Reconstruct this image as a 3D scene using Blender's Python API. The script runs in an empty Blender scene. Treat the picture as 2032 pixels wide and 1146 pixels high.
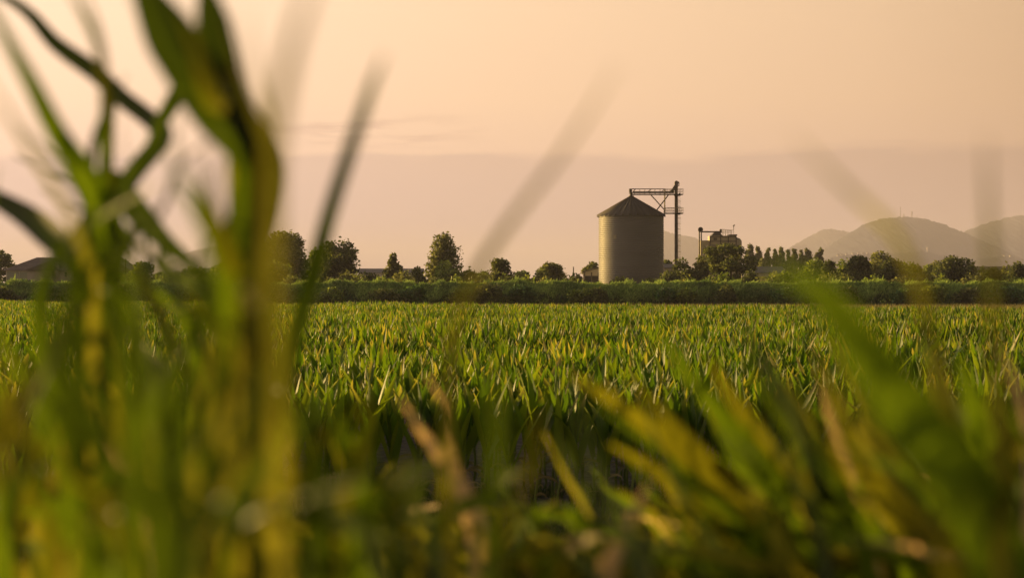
import bpy, math, random
import numpy as np
from mathutils import Vector

# ------------------------------------------------------------------ camera
C = bpy.context.scene.collection
SC = bpy.context.scene
F = 3400.0            # focal length in photograph pixels (photograph 2032 px wide)
CAMH = 2.05           # eye height in metres
HOR = 577.0           # row of the horizon in the photograph
cam_d = bpy.data.cameras.new('camera')
cam = bpy.data.objects.new('camera', cam_d)
C.objects.link(cam)
cam.location = (0, 0, CAMH)
cam.rotation_euler = (math.radians(90) + math.atan((HOR - 573) / F), 0, 0)
cam_d.sensor_width = 36.0
cam_d.lens = 36.0 * F / 2032.0
cam_d.clip_start = 0.02
cam_d.clip_end = 40000
cam_d.dof.use_dof = True
cam_d.dof.focus_distance = 60.0
cam_d.dof.aperture_fstop = cam_d.lens / 14.0      # 14 mm wide entrance pupil
cam_d.dof.aperture_blades = 0
SC.camera = cam

# ------------------------------------------------------------------ sun, sky, exposure
SUN_EL = math.radians(6.0)
SUN_AZ = math.radians(-55.0)          # left of the view axis (+Y), behind the scene
S = Vector((math.sin(SUN_AZ) * math.cos(SUN_EL), math.cos(SUN_AZ) * math.cos(SUN_EL), math.sin(SUN_EL)))
sun_d = bpy.data.lights.new('sun', 'SUN')
sun_d.energy = 5.0
sun_d.angle = math.radians(0.6)
sun_d.color = (1.0, 0.65, 0.22)
sun = bpy.data.objects.new('sun', sun_d)
C.objects.link(sun)
sun.rotation_euler = (-S).to_track_quat('-Z', 'Y').to_euler()

W = bpy.data.worlds.new('World')
SC.world = W
W.use_nodes = True
wt = W.node_tree
wt.nodes.clear()
def wn(t, **kw):
    n = wt.nodes.new(t)
    for k, v in kw.items():
        setattr(n, k, v)
    return n
def wl(a, b):
    wt.links.new(a, b)
def wmath(op, a, b=None, clamp=False):
    n = wn('ShaderNodeMath', operation=op, use_clamp=clamp)
    for i, v in enumerate((a, b)):
        if v is None: continue
        if isinstance(v, (int, float)): n.inputs[i].default_value = v
        else: wl(v, n.inputs[i])
    return n.outputs[0]
def wramp(fac, stops, interp='LINEAR'):
    n = wn('ShaderNodeValToRGB')
    r = n.color_ramp
    r.interpolation = interp
    while len(r.elements) < len(stops): r.elements.new(0.5)
    for e, (p, c) in zip(r.elements, stops):
        e.position = p
        e.color = (c[0], c[1], c[2], 1)
    wl(fac, n.inputs[0])
    return n.outputs[0]
def wmix(fac, a, b, mode='MIX'):
    n = wn('ShaderNodeMix', data_type='RGBA', blend_type=mode)
    for sock, v in ((n.inputs[0], fac), (n.inputs[6], a), (n.inputs[7], b)):
        if isinstance(v, (int, float)): sock.default_value = v
        elif isinstance(v, tuple): sock.default_value = (*v, 1)
        else: wl(v, sock)
    return n.outputs[2]
tc = wn('ShaderNodeTexCoord')
nrm = wn('ShaderNodeVectorMath', operation='NORMALIZE'); wl(tc.outputs['Generated'], nrm.inputs[0])
sep = wn('ShaderNodeSeparateXYZ'); wl(nrm.outputs[0], sep.inputs[0])
dot = wn('ShaderNodeVectorMath', operation='DOT_PRODUCT'); wl(nrm.outputs[0], dot.inputs[0])
dot.inputs[1].default_value = (math.sin(SUN_AZ), math.cos(SUN_AZ), 0.05)
# brightness falls away from the sun
az = wmath('ADD', wmath('MULTIPLY', dot.outputs['Value'], 0.5), 0.5)
g = lambda v: (v, v, v)
azf = wramp(az, [(0.0, (.15, .155, .175)), (0.35, (.17, .175, .19)), (0.53, (.31, .31, .31)), (0.64, (.60, .56, .50)), (0.70, (.80, .78, .74)), (0.79, (.99, .99, .98)), (0.895, (1.20, 1.24, 1.34)), (1.0, (1.8, 1.9, 1.9))])
# colour by height (sine of elevation)
el = wmath('MULTIPLY', sep.outputs['Z'], 1.0, True)
elc = wramp(el, [(0.0, (.73, .50, .45)), (0.04, (.77, .52, .45)), (0.075, (.95, .615, .435)), (0.11, (1.04, .68, .435)), (0.165, (1.07, .72, .45)), (0.30, (.70, .52, .38)), (0.6, (.34, .33, .33)), (1.0, (.20, .23, .28))])
sky = wmix(1.0, elc, azf, 'MULTIPLY')
# haze bank with a soft uneven top edge low over the horizon
mp = wn('ShaderNodeMapping'); wl(nrm.outputs[0], mp.inputs[0]); mp.inputs['Scale'].default_value = (7, 7, 60)
nz = wn('ShaderNodeTexNoise'); wl(mp.outputs[0], nz.inputs['Vector']); nz.inputs['Scale'].default_value = 1.0; nz.inputs['Detail'].default_value = 5; nz.inputs['Roughness'].default_value = .55
lift = wmath('MULTIPLY', wmath('SUBTRACT', nz.outputs[0], 0.5), 0.030)
tilt = wmath('MULTIPLY', sep.outputs['X'], 0.02)
edge = wmath('SUBTRACT', wmath('ADD', wmath('ADD', lift, tilt), 0.0775), sep.outputs['Z'])
bank = wmath('MULTIPLY', wmath('ADD', wmath('MULTIPLY', edge, 190.0), 0.5, True), 1.0)
fade = wmath('MULTIPLY', sep.outputs['Z'], 11.0, True)
bankf = wmath('MULTIPLY', bank, wmath('ADD', wmath('MULTIPLY', fade, 1.15, True), 0.0))
sky = wmix(bankf, sky, wmix(1.0, sky, (.79, .80, .88), 'MULTIPLY'))
# thin streaks of cloud left of centre
mp2 = wn('ShaderNodeMapping'); wl(nrm.outputs[0], mp2.inputs[0]); mp2.inputs['Scale'].default_value = (16, 16, 190); mp2.inputs['Location'].default_value = (3.1, 0.2, 0.9)
nz2 = wn('ShaderNodeTexNoise'); wl(mp2.outputs[0], nz2.inputs['Vector']); nz2.inputs['Scale'].default_value = 1.0; nz2.inputs['Detail'].default_value = 6; nz2.inputs['Roughness'].default_value = .6
streak = wmath('MULTIPLY', wmath('SUBTRACT', nz2.outputs[0], 0.46), 7.0, True)
def bump(sock, c, w):
    d = wmath('DIVIDE', wmath('SUBTRACT', sock, c), w)
    return wmath('SUBTRACT', 1.0, wmath('MULTIPLY', d, d), True)
win = wmath('MULTIPLY', bump(sep.outputs['Z'], 0.0925, 0.011), bump(sep.outputs['X'], -0.085, 0.075))
sky = wmix(wmath('MULTIPLY', wmath('MULTIPLY', streak, win), 0.75), sky, wmix(1.0, sky, (.72, .68, .73), 'MULTIPLY'))
# physical sky adds its own tint
nish = wn('ShaderNodeTexSky', sky_type='NISHITA')
nish.sun_disc = False
nish.sun_elevation = SUN_EL
nish.sun_rotation = SUN_AZ
nish.dust_density = 4.0
bg1 = wn('ShaderNodeBackground'); wl(sky, bg1.inputs[0]); bg1.inputs[1].default_value = 0.53
bg2 = wn('ShaderNodeBackground'); wl(nish.outputs[0], bg2.inputs[0]); bg2.inputs[1].default_value = 0.006
addw = wn('ShaderNodeAddShader'); wl(bg1.outputs[0], addw.inputs[0]); wl(bg2.outputs[0], addw.inputs[1])
wout = wn('ShaderNodeOutputWorld'); wl(addw.outputs[0], wout.inputs[0])

SC.view_settings.view_transform = 'Standard'
SC.view_settings.look = 'None'
SC.view_settings.exposure = 0.92
SC.view_settings.gamma = 1.0
SC.cycles.use_denoising = True
SC.cycles.max_bounces = 6
SC.cycles.diffuse_bounces = 3
SC.cycles.glossy_bounces = 2
SC.cycles.transmission_bounces = 4
SC.cycles.volume_bounces = 1
SC.cycles.transparent_max_bounces = 4
SC.cycles.sample_clamp_indirect = 4.0

# ------------------------------------------------------------------ helpers
rng = np.random.default_rng(11)
random.seed(7)
def at(px, py, d):
    """world point at distance d along the view axis behind a photograph pixel"""
    return Vector(((px - 1016) * d / F, d, CAMH + (HOR - py) * d / F))
def tag(o, label=None, cat=None, group=None, kind=None):
    for k, v in (('label', label), ('category', cat), ('group', group), ('kind', kind)):
        if v: o[k] = v
    return o
def empty(name, loc, label=None, cat=None, group=None, rz=0.0):
    o = bpy.data.objects.new(name, None)
    C.objects.link(o)
    o.location = loc
    o.rotation_euler = (0, 0, rz)
    o.empty_display_size = 0.2
    return tag(o, label, cat, group)
class MB:
    def __init__(s): s.v = []; s.f = []; s.uv = []
    def quad(s, a, b, c, d):
        n = len(s.v); s.v += [tuple(a), tuple(b), tuple(c), tuple(d)]; s.f.append((n, n+1, n+2, n+3))
    def box(s, x0, x1, y0, y1, z0, z1):
        n = len(s.v)
        s.v += [(x0,y0,z0),(x1,y0,z0),(x1,y1,z0),(x0,y1,z0),(x0,y0,z1),(x1,y0,z1),(x1,y1,z1),(x0,y1,z1)]
        s.f += [tuple(n+i for i in q) for q in ((0,3,2,1),(4,5,6,7),(0,1,5,4),(1,2,6,5),(2,3,7,6),(3,0,4,7))]
    def tube(s, pts, rad, n=8, cap=True):
        pts = [Vector(p) for p in pts]
        if not hasattr(rad, '__len__'): rad = [rad] * len(pts)
        base = len(s.v)
        for i, p in enumerate(pts):
            t = (pts[min(i+1, len(pts)-1)] - pts[max(i-1, 0)]).normalized()
            ref = Vector((0, 0, 1)) if abs(t.z) < .9 else Vector((1, 0, 0))
            u = t.cross(ref).normalized(); w = t.cross(u)
            for k in range(n):
                a = 2*math.pi*k/n
                s.v.append(tuple(p + rad[i]*(math.cos(a)*u + math.sin(a)*w)))
        for i in range(len(pts)-1):
            for k in range(n):
                a = base+i*n+k; b = base+i*n+(k+1) % n
                s.f.append((a, b, b+n, a+n))
        if cap:
            s.f.append(tuple(base+k for k in range(n))[::-1])
            s.f.append(tuple(base+(len(pts)-1)*n+k for k in range(n)))
    def bar(s, a, b, w): s.tube([a, b], w/2, 4)
    def build(s, name, mat, parent=None, smooth=False):
        me = bpy.data.meshes.new(name)
        me.from_pydata(s.v, [], s.f)
        me.materials.append(mat)
        if smooth: me.polygons.foreach_set('use_smooth', [True]*len(me.polygons))
        me.update()
        o = bpy.data.objects.new(name, me)
        C.objects.link(o)
        if parent: o.parent = parent
        return o
def np_mesh(name, V, Q, mat, parent=None, smooth=False, tri=False):
    """mesh from numpy arrays of vertices and equal-sided faces"""
    k = Q.shape[1]
    me = bpy.data.meshes.new(name)
    me.vertices.add(len(V)); me.vertices.foreach_set('co', np.asarray(V, dtype=np.float32).ravel())
    me.loops.add(Q.size); me.loops.foreach_set('vertex_index', Q.astype(np.int32).ravel())
    me.polygons.add(len(Q)); me.polygons.foreach_set('loop_start', np.arange(0, Q.size, k, dtype=np.int32))
    if smooth: me.polygons.foreach_set('use_smooth', np.ones(len(Q), dtype=bool))
    me.materials.append(mat)
    me.update(calc_edges=True)
    o = bpy.data.objects.new(name, me)
    C.objects.link(o)
    if parent: o.parent = parent
    return o

# ------------------------------------------------------------------ materials
def nodes(name):
    m = bpy.data.materials.new(name); m.use_nodes = True
    t = m.node_tree; t.nodes.clear()
    return m, t
def noise_col(t, scale, stops, detail=4, coord='Object', scl=(1, 1, 1)):
    tcn = t.nodes.new('ShaderNodeTexCoord')
    mpn = t.nodes.new('ShaderNodeMapping'); mpn.inputs['Scale'].default_value = scl
    nzn = t.nodes.new('ShaderNodeTexNoise'); nzn.inputs['Scale'].default_value = scale; nzn.inputs['Detail'].default_value = detail
    rp = t.nodes.new('ShaderNodeValToRGB')
    while len(rp.color_ramp.elements) < len(stops): rp.color_ramp.elements.new(.5)
    for e, (p, c) in zip(rp.color_ramp.elements, stops): e.position = p; e.color = (*c, 1)
    t.links.new(tcn.outputs[coord], mpn.inputs[0]); t.links.new(mpn.outputs[0], nzn.inputs['Vector']); t.links.new(nzn.outputs[0], rp.inputs[0])
    return rp.outputs[0], nzn
def solid(name, c1, c2=None, scale=3.0, rough=.7, metal=0.0, bump=0.0, coord='Object', scl=(1, 1, 1)):
    m, t = nodes(name)
    p = t.nodes.new('ShaderNodeBsdfPrincipled'); o = t.nodes.new('ShaderNodeOutputMaterial')
    c2 = c2 or tuple(v*.8 for v in c1)
    col, nzn = noise_col(t, scale, [(.3, c2), (.7, c1)], coord=coord, scl=scl)
    t.links.new(col, p.inputs['Base Color'])
    p.inputs['Roughness'].default_value = rough; p.inputs['Metallic'].default_value = metal
    if bump:
        b = t.nodes.new('ShaderNodeBump'); b.inputs['Strength'].default_value = bump; b.inputs['Distance'].default_value = .05
        t.links.new(nzn.outputs[0], b.inputs['Height']); t.links.new(b.outputs[0], p.inputs['Normal'])
    t.links.new(p.outputs[0], o.inputs[0])
    return m
def leafy(name, stops, trans=.45, tcol=(1.5, 1.5, .8), rough=.5, spec=.3, nscale=0.0, nstops=None):
    """leaf surface: reflects, shines a little and lets light through; colour varies leaf by leaf"""
    m, t = nodes(name)
    geo = t.nodes.new('ShaderNodeNewGeometry')
    rp = t.nodes.new('ShaderNodeValToRGB')
    while len(rp.color_ramp.elements) < len(stops): rp.color_ramp.elements.new(.5)
    for e, (p, c) in zip(rp.color_ramp.elements, stops): e.position = p; e.color = (*c, 1)
    t.links.new(geo.outputs['Random Per Island'], rp.inputs[0])
    col = rp.outputs[0]
    if nscale:
        nc, _ = noise_col(t, nscale, nstops or [(.3, (.7, .7, .7)), (.7, (1.25, 1.2, 1.1))])
        mx = t.nodes.new('ShaderNodeMix'); mx.data_type = 'RGBA'; mx.blend_type = 'MULTIPLY'; mx.inputs[0].default_value = 1
        t.links.new(col, mx.inputs[6]); t.links.new(nc, mx.inputs[7]); col = mx.outputs[2]
    p = t.nodes.new('ShaderNodeBsdfPrincipled'); p.inputs['Roughness'].default_value = rough; p.inputs['Specular IOR Level'].default_value = spec
    t.links.new(col, p.inputs['Base Color'])
    tr = t.nodes.new('ShaderNodeBsdfTranslucent')
    mt = t.nodes.new('ShaderNodeMix'); mt.data_type = 'RGBA'; mt.blend_type = 'MULTIPLY'; mt.inputs[0].default_value = 1; mt.inputs[7].default_value = (*tcol, 1)
    t.links.new(col, mt.inputs[6]); t.links.new(mt.outputs[2], tr.inputs[0])
    ms = t.nodes.new('ShaderNodeMixShader'); ms.inputs[0].default_value = trans
    t.links.new(p.outputs[0], ms.inputs[1]); t.links.new(tr.outputs[0], ms.inputs[2])
    o = t.nodes.new('ShaderNodeOutputMaterial'); t.links.new(ms.outputs[0], o.inputs[0])
    return m

M = {}
M['corn'] = leafy('corn_leaf', [(0, (.040, .095, .008)), (.35, (.08, .15, .011)), (.7, (.135, .205, .015)), (1, (.21, .27, .018))], trans=.42, tcol=(1.75, 1.8, .55), rough=.5, spec=.5)
def sunlit_tips(m):
    # sunlight gold painted into the tips of part of the leaves, from the 'along' attribute (0 foot, 1 tip)
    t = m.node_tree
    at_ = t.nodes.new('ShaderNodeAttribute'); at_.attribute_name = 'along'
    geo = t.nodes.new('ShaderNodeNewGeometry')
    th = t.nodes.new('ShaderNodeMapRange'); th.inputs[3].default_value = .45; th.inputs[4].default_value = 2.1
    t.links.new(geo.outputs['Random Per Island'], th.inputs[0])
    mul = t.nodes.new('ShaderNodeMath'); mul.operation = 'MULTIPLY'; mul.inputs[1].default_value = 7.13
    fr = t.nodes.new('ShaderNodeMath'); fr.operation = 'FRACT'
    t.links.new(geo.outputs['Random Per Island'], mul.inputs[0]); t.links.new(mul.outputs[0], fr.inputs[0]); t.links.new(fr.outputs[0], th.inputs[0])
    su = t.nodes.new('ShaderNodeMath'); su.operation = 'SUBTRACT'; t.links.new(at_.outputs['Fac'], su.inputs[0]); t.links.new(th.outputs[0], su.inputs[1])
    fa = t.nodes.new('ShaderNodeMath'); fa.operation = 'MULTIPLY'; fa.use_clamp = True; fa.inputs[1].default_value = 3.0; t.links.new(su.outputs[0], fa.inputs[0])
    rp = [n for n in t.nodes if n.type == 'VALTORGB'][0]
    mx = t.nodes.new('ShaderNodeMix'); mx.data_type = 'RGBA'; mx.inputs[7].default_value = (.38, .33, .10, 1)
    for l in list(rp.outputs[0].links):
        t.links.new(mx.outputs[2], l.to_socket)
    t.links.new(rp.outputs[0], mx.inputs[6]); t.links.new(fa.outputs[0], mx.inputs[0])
sunlit_tips(M['corn'])
M['dry_corn'] = leafy('withered_corn_leaf', [(0, (.22, .18, .08)), (1, (.38, .32, .16))], trans=.3, tcol=(1, 1, .7), rough=.7, spec=.2)
M['stalk'] = solid('corn_stalk', (.20, .26, .05), (.13, .19, .03), 9, .5)
M['reed'] = leafy('reed_leaf', [(0, (.080, .14, .010)), (.5, (.115, .18, .013)), (1, (.16, .20, .016))], trans=.5, tcol=(1.25, 1.35, .45), rough=.45, spec=.4, nscale=6)
M['reed_dark'] = leafy('dark_reed_leaf', [(0, (.036, .062, .007)), (1, (.066, .090, .010))], trans=.4, tcol=(1.1, 1.25, .45), rough=.5, spec=.3, nscale=6)
M['reed_blue'] = leafy('bluish_reed_leaf', [(0, (.09, .14, .055)), (1, (.13, .18, .075))], trans=.35, tcol=(1.2, 1.2, .7), rough=.4, spec=.5, nscale=6)
M['reed_lit_olive'] = leafy('lit_olive_reed_leaf', [(0, (.17, .19, .014)), (1, (.25, .22, .02))], trans=.5, tcol=(1.1, 1.15, .5), rough=.5, spec=.3, nscale=6)  # olive of sunlit reed put into the leaf colour
M['reed_lit_pale'] = leafy('lit_pale_reed_leaf', [(0, (.22, .23, .03)), (1, (.30, .28, .045))], trans=.6, tcol=(1.3, 1.3, .7), rough=.5, spec=.3, nscale=6)  # lighter copy for blades meant to look sunlit, the light held in the colour
M['dry'] = leafy('dry_leaf', [(0, (.70, .57, .34)), (1, (.82, .68, .42))], trans=.45, tcol=(1.2, 1.0, .7), rough=.6, spec=.2, nscale=9)
M['hedge'] = leafy('hedge_leaf', [(0, (0.0495, 0.1138, 0.0374)), (0.5, (0.0825, 0.1751, 0.0561)), (1, (0.1649, 0.2977, 0.0935))], trans=.25, rough=.55, spec=.2, nscale=.14)
M['bank'] = leafy('lit_bank_grass', [(0, (0.1339, 0.2251, 0.0759)), (0.5, (0.2677, 0.4027, 0.1392)), (1, (0.4685, 0.6159, 0.253))], trans=.45, tcol=(1.2, 1.2, .8), rough=.6, spec=.2, nscale=.35, nstops=[(.3, (.45, .5, .5)), (.7, (1.5, 1.35, 1.1))])  # grass colour lightened so the hedge top looks lit
M['tree'] = leafy('tree_leaf', [(0, (0.0718, 0.0859, 0.0281)), (0.5, (0.1582, 0.1735, 0.0618)), (1, (0.2954, 0.3025, 0.1177))], trans=.45, rough=.55, spec=.2)
M['tree2'] = leafy('dark_tree_leaf', [(0, (0.0484, 0.0661, 0.027)), (0.5, (0.1065, 0.1345, 0.0529)), (1, (0.2171, 0.2342, 0.0958))], trans=.45, rough=.55, spec=.2)
M['tree3'] = leafy('fresh_tree_leaf', [(0, (0.0851, 0.1232, 0.0242)), (0.5, (0.1814, 0.2408, 0.0532)), (1, (0.3586, 0.4125, 0.0935))], trans=.45, rough=.55, spec=.2)
M['bark'] = solid('bark', (.10, .075, .05), (.05, .04, .028), 6, .9)
M['meadow'] = leafy('meadow_grass', [(0, (.13, .13, .045)), (.5, (.20, .19, .075)), (1, (.30, .26, .13))], trans=.4, tcol=(1.3, 1.2, .8), rough=.6, spec=.2)
M['grass'] = leafy('ground_grass', [(0, (.06, .10, .03)), (.6, (.11, .15, .05)), (1, (.28, .24, .12))], trans=.35, tcol=(1.2, 1.2, .7), rough=.6, spec=.2)

# ------------------------------------------------------------------ ground
def ground():
    m, t = nodes('earth')
    p = t.nodes.new('ShaderNodeBsdfPrincipled'); o = t.nodes.new('ShaderNodeOutputMaterial'); p.inputs['Roughness'].default_value = .95
    near, n1 = noise_col(t, 6.0, [(.3, (.10, .08, .06)), (.52, (.17, .135, .105)), (.72, (.26, .21, .17))], 8)
    far, _ = noise_col(t, .006, [(.35, (.06, .08, .02)), (.5, (.10, .11, .035)), (.65, (.20, .16, .07))], 2)
    pos = t.nodes.new('ShaderNodeNewGeometry'); ln = t.nodes.new('ShaderNodeVectorMath'); ln.operation = 'LENGTH'
    t.links.new(pos.outputs['Position'], ln.inputs[0])
    mr = t.nodes.new('ShaderNodeMapRange'); mr.inputs[1].default_value = 90; mr.inputs[2].default_value = 140
    t.links.new(ln.outputs['Value'], mr.inputs[0])
    mx = t.nodes.new('ShaderNodeMix'); mx.data_type = 'RGBA'
    t.links.new(mr.outputs[0], mx.inputs[0]); t.links.new(near, mx.inputs[6]); t.links.new(far, mx.inputs[7])
    t.links.new(mx.outputs[2], p.inputs['Base Color'])
    b = t.nodes.new('ShaderNodeBump'); b.inputs['Strength'].default_value = .8; b.inputs['Distance'].default_value = .05
    t.links.new(n1.outputs[0], b.inputs['Height']); t.links.new(b.outputs[0], p.inputs['Normal'])
    t.links.new(p.outputs[0], o.inputs[0])
    # one sheet: fine and slightly lumpy near the camera, coarse towards the horizon
    xs = np.concatenate([[-9000, -3000, -800, -200, -60], np.linspace(-14, 14, 113), [60, 200, 800, 3000, 9000]])
    ys = np.concatenate([[-2500, -400, -50], np.linspace(-1, 22, 93), [40, 80, 150, 300, 700, 2000, 6000, 13500]])
    X, Y = np.meshgrid(xs, ys)
    Z = .03*np.sin(X*2.1+np.sin(Y*1.7))*np.sin(Y*2.6+1.3*np.sin(X)) + .018*np.sin(X*7.3+Y*3.1)*np.sin(Y*6.1-X*2.2)
    Z = np.where((abs(X) < 14) & (Y > -1) & (Y < 22), Z - .03, -.03)
    n, k = X.shape
    V = np.stack([X, Y, Z], -1).reshape(-1, 3)
    i = np.arange(n*k).reshape(n, k)
    Q = np.stack([i[:-1, :-1], i[:-1, 1:], i[1:, 1:], i[1:, :-1]], -1).reshape(-1, 4)
    tag(np_mesh('ground', V, Q, m, smooth=True), kind='structure')
ground()

# ------------------------------------------------------------------ hills
M['hill'] = solid('hazed_hill_forest', (.045, .055, .075), (.025, .032, .046), .012, 1.0)  # forest colour with blue distance haze mixed in
def hill(dist, outline, depth, seed):
    pts = [at(px, py, dist) for px, py in outline]
    hx = np.array([p.x for p in pts]); hz = np.array([max(p.z, -5) for p in pts])
    r = np.random.default_rng(seed)
    xs = np.linspace(hx[0], hx[-1], 220)
    prof = np.interp(xs, hx, hz)
    ker = np.hanning(9); ker /= ker.sum()
    prof = np.convolve(np.pad(prof, 4, 'edge'), ker, 'valid')
    ts = np.linspace(-1, 1, 61)
    V = []
    ph = r.uniform(0, 6.28, 8)
    for t in ts:
        fall = (1 - abs(t)**1.25)
        w = sum(math.sin(.9*k*t*3 + ph[k])*np.sin((xs-xs[0])/(depth*.9/(k+1.0)) + ph[-k])/(k+1.5) for k in range(1, 5))
        h = prof*(fall*(1 + .16*w*(1-fall))) + r.normal(0, 2.2, len(xs))*(fall > .02)
        V.append(np.stack([xs*(1 + 0*t), np.full_like(xs, dist + t*depth), np.where(fall < .02, -8, h)], -1))
    V = np.array(V); n, k = V.shape[:2]
    i = np.arange(n*k).reshape(n, k)
    Q = np.stack([i[:-1, :-1], i[:-1, 1:], i[1:, 1:], i[1:, :-1]], -1).reshape(-1, 4)
    return tag(np_mesh('hill', V.reshape(-1, 3), Q, M['hill'], smooth=True), kind='structure')
hill(6000, [(1560, 577), (1600, 540), (1635, 500), (1660, 480), (1690, 460), (1720, 443), (1750, 434.5), (1790, 431), (1817, 431), (1850, 440), (1880, 452), (1905, 465), (1935, 482), (1965, 510), (2000, 545), (2040, 577)], 1200, 1)
hill(8500, [(1480, 577), (1520, 520), (1570, 490), (1600, 472), (1630, 456), (1648, 454), (1685, 460), (1740, 476), (1800, 520), (1850, 577)], 1300, 2)
hill(7000, [(1790, 577), (1840, 510), (1880, 478), (1910, 462), (1950, 446), (2000, 431), (2040, 425), (2110, 424), (2200, 440), (2320, 520), (2380, 577)], 1300, 3)
hill(8800, [(1180, 577), (1240, 500), (1290, 464), (1318, 458), (1345, 466), (1375, 470), (1390, 478), (1440, 510), (1500, 577)], 1200, 4)
hill(8000, [(230, 577), (300, 545), (345, 516), (385, 498), (430, 488), (470, 481), (510, 478), (560, 490), (620, 530), (680, 577)], 1300, 5)

hill(4700, [(1500, 577), (1600, 528), (1660, 508), (1700, 503), (1760, 503), (1838, 499), (1900, 515), (1990, 508), (2060, 520), (2140, 577)], 500, 6)

# ------------------------------------------------------------------ trees and bushes
def crown_mesh(name, blobs, n, size, mat, parent, flat=0.0, r=rng):
    """many leaf-clump faces through the outer half of a set of ellipsoids"""
    vol = np.array([b[3]*b[4]*b[5] for b in blobs])**.67
    idx = r.choice(len(blobs), n, p=vol/vol.sum())
    B = np.array(blobs)[idx]
    d = r.normal(size=(n, 3)); d /= np.linalg.norm(d, axis=1)[:, None]
    rad = r.uniform(.25, 1.0, n)**.5 * (1 + .10*r.normal(size=n))
    cen = B[:, :3] + d*B[:, 3:6]*rad[:, None]
    a = r.normal(size=(n, 3)) * np.array([1, 1, .8]); a /= np.linalg.norm(a, axis=1)[:, None]
    b = r.normal(size=(n, 3)); b -= (a*b).sum(1)[:, None]*a; b /= np.linalg.norm(b, axis=1)[:, None]
    s = size*r.uniform(.5, 1.35, n)[:, None]
    a *= s; b *= s*.62
    V = np.stack([cen-a, cen-b*1.0, cen+a*1.1, cen+b], 1).reshape(-1, 3)
    V[:, 2] = np.maximum(V[:, 2], .02)
    Q = np.arange(n*4).reshape(n, 4)
    return np_mesh(name, V, Q, mat, parent)
def tree(kind, px, top, w, dist, label, shape='round', mat='tree', group=None, base=0.0, n=None, cat='tree', seed=0, lean=0.0):
    """px: column of the trunk; top: row of the crown's top; w: crown width in photograph pixels"""
    r = np.random.default_rng(seed or int(px*7+top))
    H = (HOR-top)*dist/F + CAMH
    R = w*dist/F/2*{'poplar': 1.0, 'layered': 1.05, 'cone': 1.3}.get(shape, 1.24)
    o = empty(kind, ((px-1016)*dist/F, dist, 0), label, cat, group)
    bl = []
    z0 = base*H
    if shape == 'bush':
        for k in range(max(9, int(R*3))):
            a = r.uniform(0, 6.28); q = r.uniform(.0, .75)*R
            zz = r.uniform(.25, .72)*H*(1-.45*(q/R)**2)
            s = r.uniform(.28, .5)*min(R, H*.6)
            bl.append((q*math.cos(a), q*math.sin(a), zz, s*1.1, s*1.1, min(s*1.0, H-zz)))
        bl.append((0, 0, H*.66, R*.45, R*.45, H*.34))
    elif shape == 'round':
        for k in range(26):
            a = r.uniform(0, 6.28); u = r.uniform(0, 1)
            q = R*.72*math.sin(math.pi*(.12+.80*u))**.7*r.uniform(.3, 1)
            zz = z0 + (H-z0)*(.10+.76*u)
            s = R*r.uniform(.22, .40)
            bl.append((q*math.cos(a)+lean*(zz-H/2), q*math.sin(a), zz, s, s, min(s*.9, (H-zz)*1.0)))
        bl.append((lean*H/2, 0, z0+(H-z0)*.5, R*.62, R*.62, (H-z0)*.4))
    elif shape == 'cone':
        for k in range(30):
            a = r.uniform(0, 6.28); u = r.uniform(0, 1)
            q = R*.85*(1-u)**.8*r.uniform(.4, 1); zz = z0+(H-z0)*(.08+.84*u)
            s = R*r.uniform(.16, .30)*(1.15-.6*u)
            bl.append((q*math.cos(a), q*math.sin(a), zz, s, s, s*.8))
        bl.append((0, 0, H*.9, R*.16, R*.16, H*.1)); bl.append((0, 0, z0+(H-z0)*.4, R*.42, R*.42, (H-z0)*.4))
    elif shape == 'layered':
        for k in range(46):
            a = r.uniform(0, 6.28); u = r.uniform(0, 1)
            q = R*.80*(math.sin(math.pi*(.2+.62*(1-u)))**.8)*r.uniform(.35, 1); zz = z0+(H-z0)*(.08+.86*u)
            s = R*r.uniform(.24, .40)*(1.1-.35*u)
            bl.append((q*math.cos(a), q*math.sin(a), zz, s, s, s*.55))
        bl.append((0, 0, z0+(H-z0)*.46, R*.66, R*.66, (H-z0)*.44))
    elif shape == 'poplar':
        for k in range(22):
            a = r.uniform(0, 6.28); u = k/21
            q = R*.45*r.uniform(.2, 1); zz = z0+(H-z0)*(.06+.86*u)
            s = R*(.5+.25*math.sin(math.pi*min(1, u*1.05)))*r.uniform(.8, 1.1)*(1 if u < .86 else .7)
            bl.append((q*math.cos(a), q*math.sin(a), zz, s, s, s*1.3))
    elif shape == 'open':
        for k in range(30):
            a = r.uniform(0, 6.28); u = r.uniform(0, 1)
            q = R*.9*math.sin(math.pi*(.15+.75*u))**.6*r.uniform(.25, 1); zz = z0+(H-z0)*(.06+.86*u)
            s = R*r.uniform(.15, .28)
            bl.append((q*math.cos(a), q*math.sin(a), zz, s*1.15, s*1.15, min(s*.7, H-zz)))
    leaf = max(.17, .00092*dist)*(.85 if shape == 'open' else 1)
    for i, b in enumerate(bl):
        bl[i] = (b[0], b[1], b[2], b[3]*1.15, b[4]*1.15, b[5]*1.06)
    n = n or int(min(22000, max(1500, 4.2*(R*R*4+R*H*2)/leaf**2*(.5 if shape == 'open' else 1))))
    crown_mesh('crown', bl, n, leaf, M[mat], o, r=r)
    # tapered trunk and limbs that reach into the clumps
    mb = MB()
    tr = max(.06, H*.018)
    th = H*(.75 if shape in ('cone', 'poplar', 'layered') else .55)
    mb.tube([(0, 0, -.1), (.02*H*r.normal(), .02*H*r.normal(), th*.5), (lean*(th-H/2)+.03*H*r.normal()*.5, 0, th)], [tr*1.3, tr, tr*.4], 7)
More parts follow.
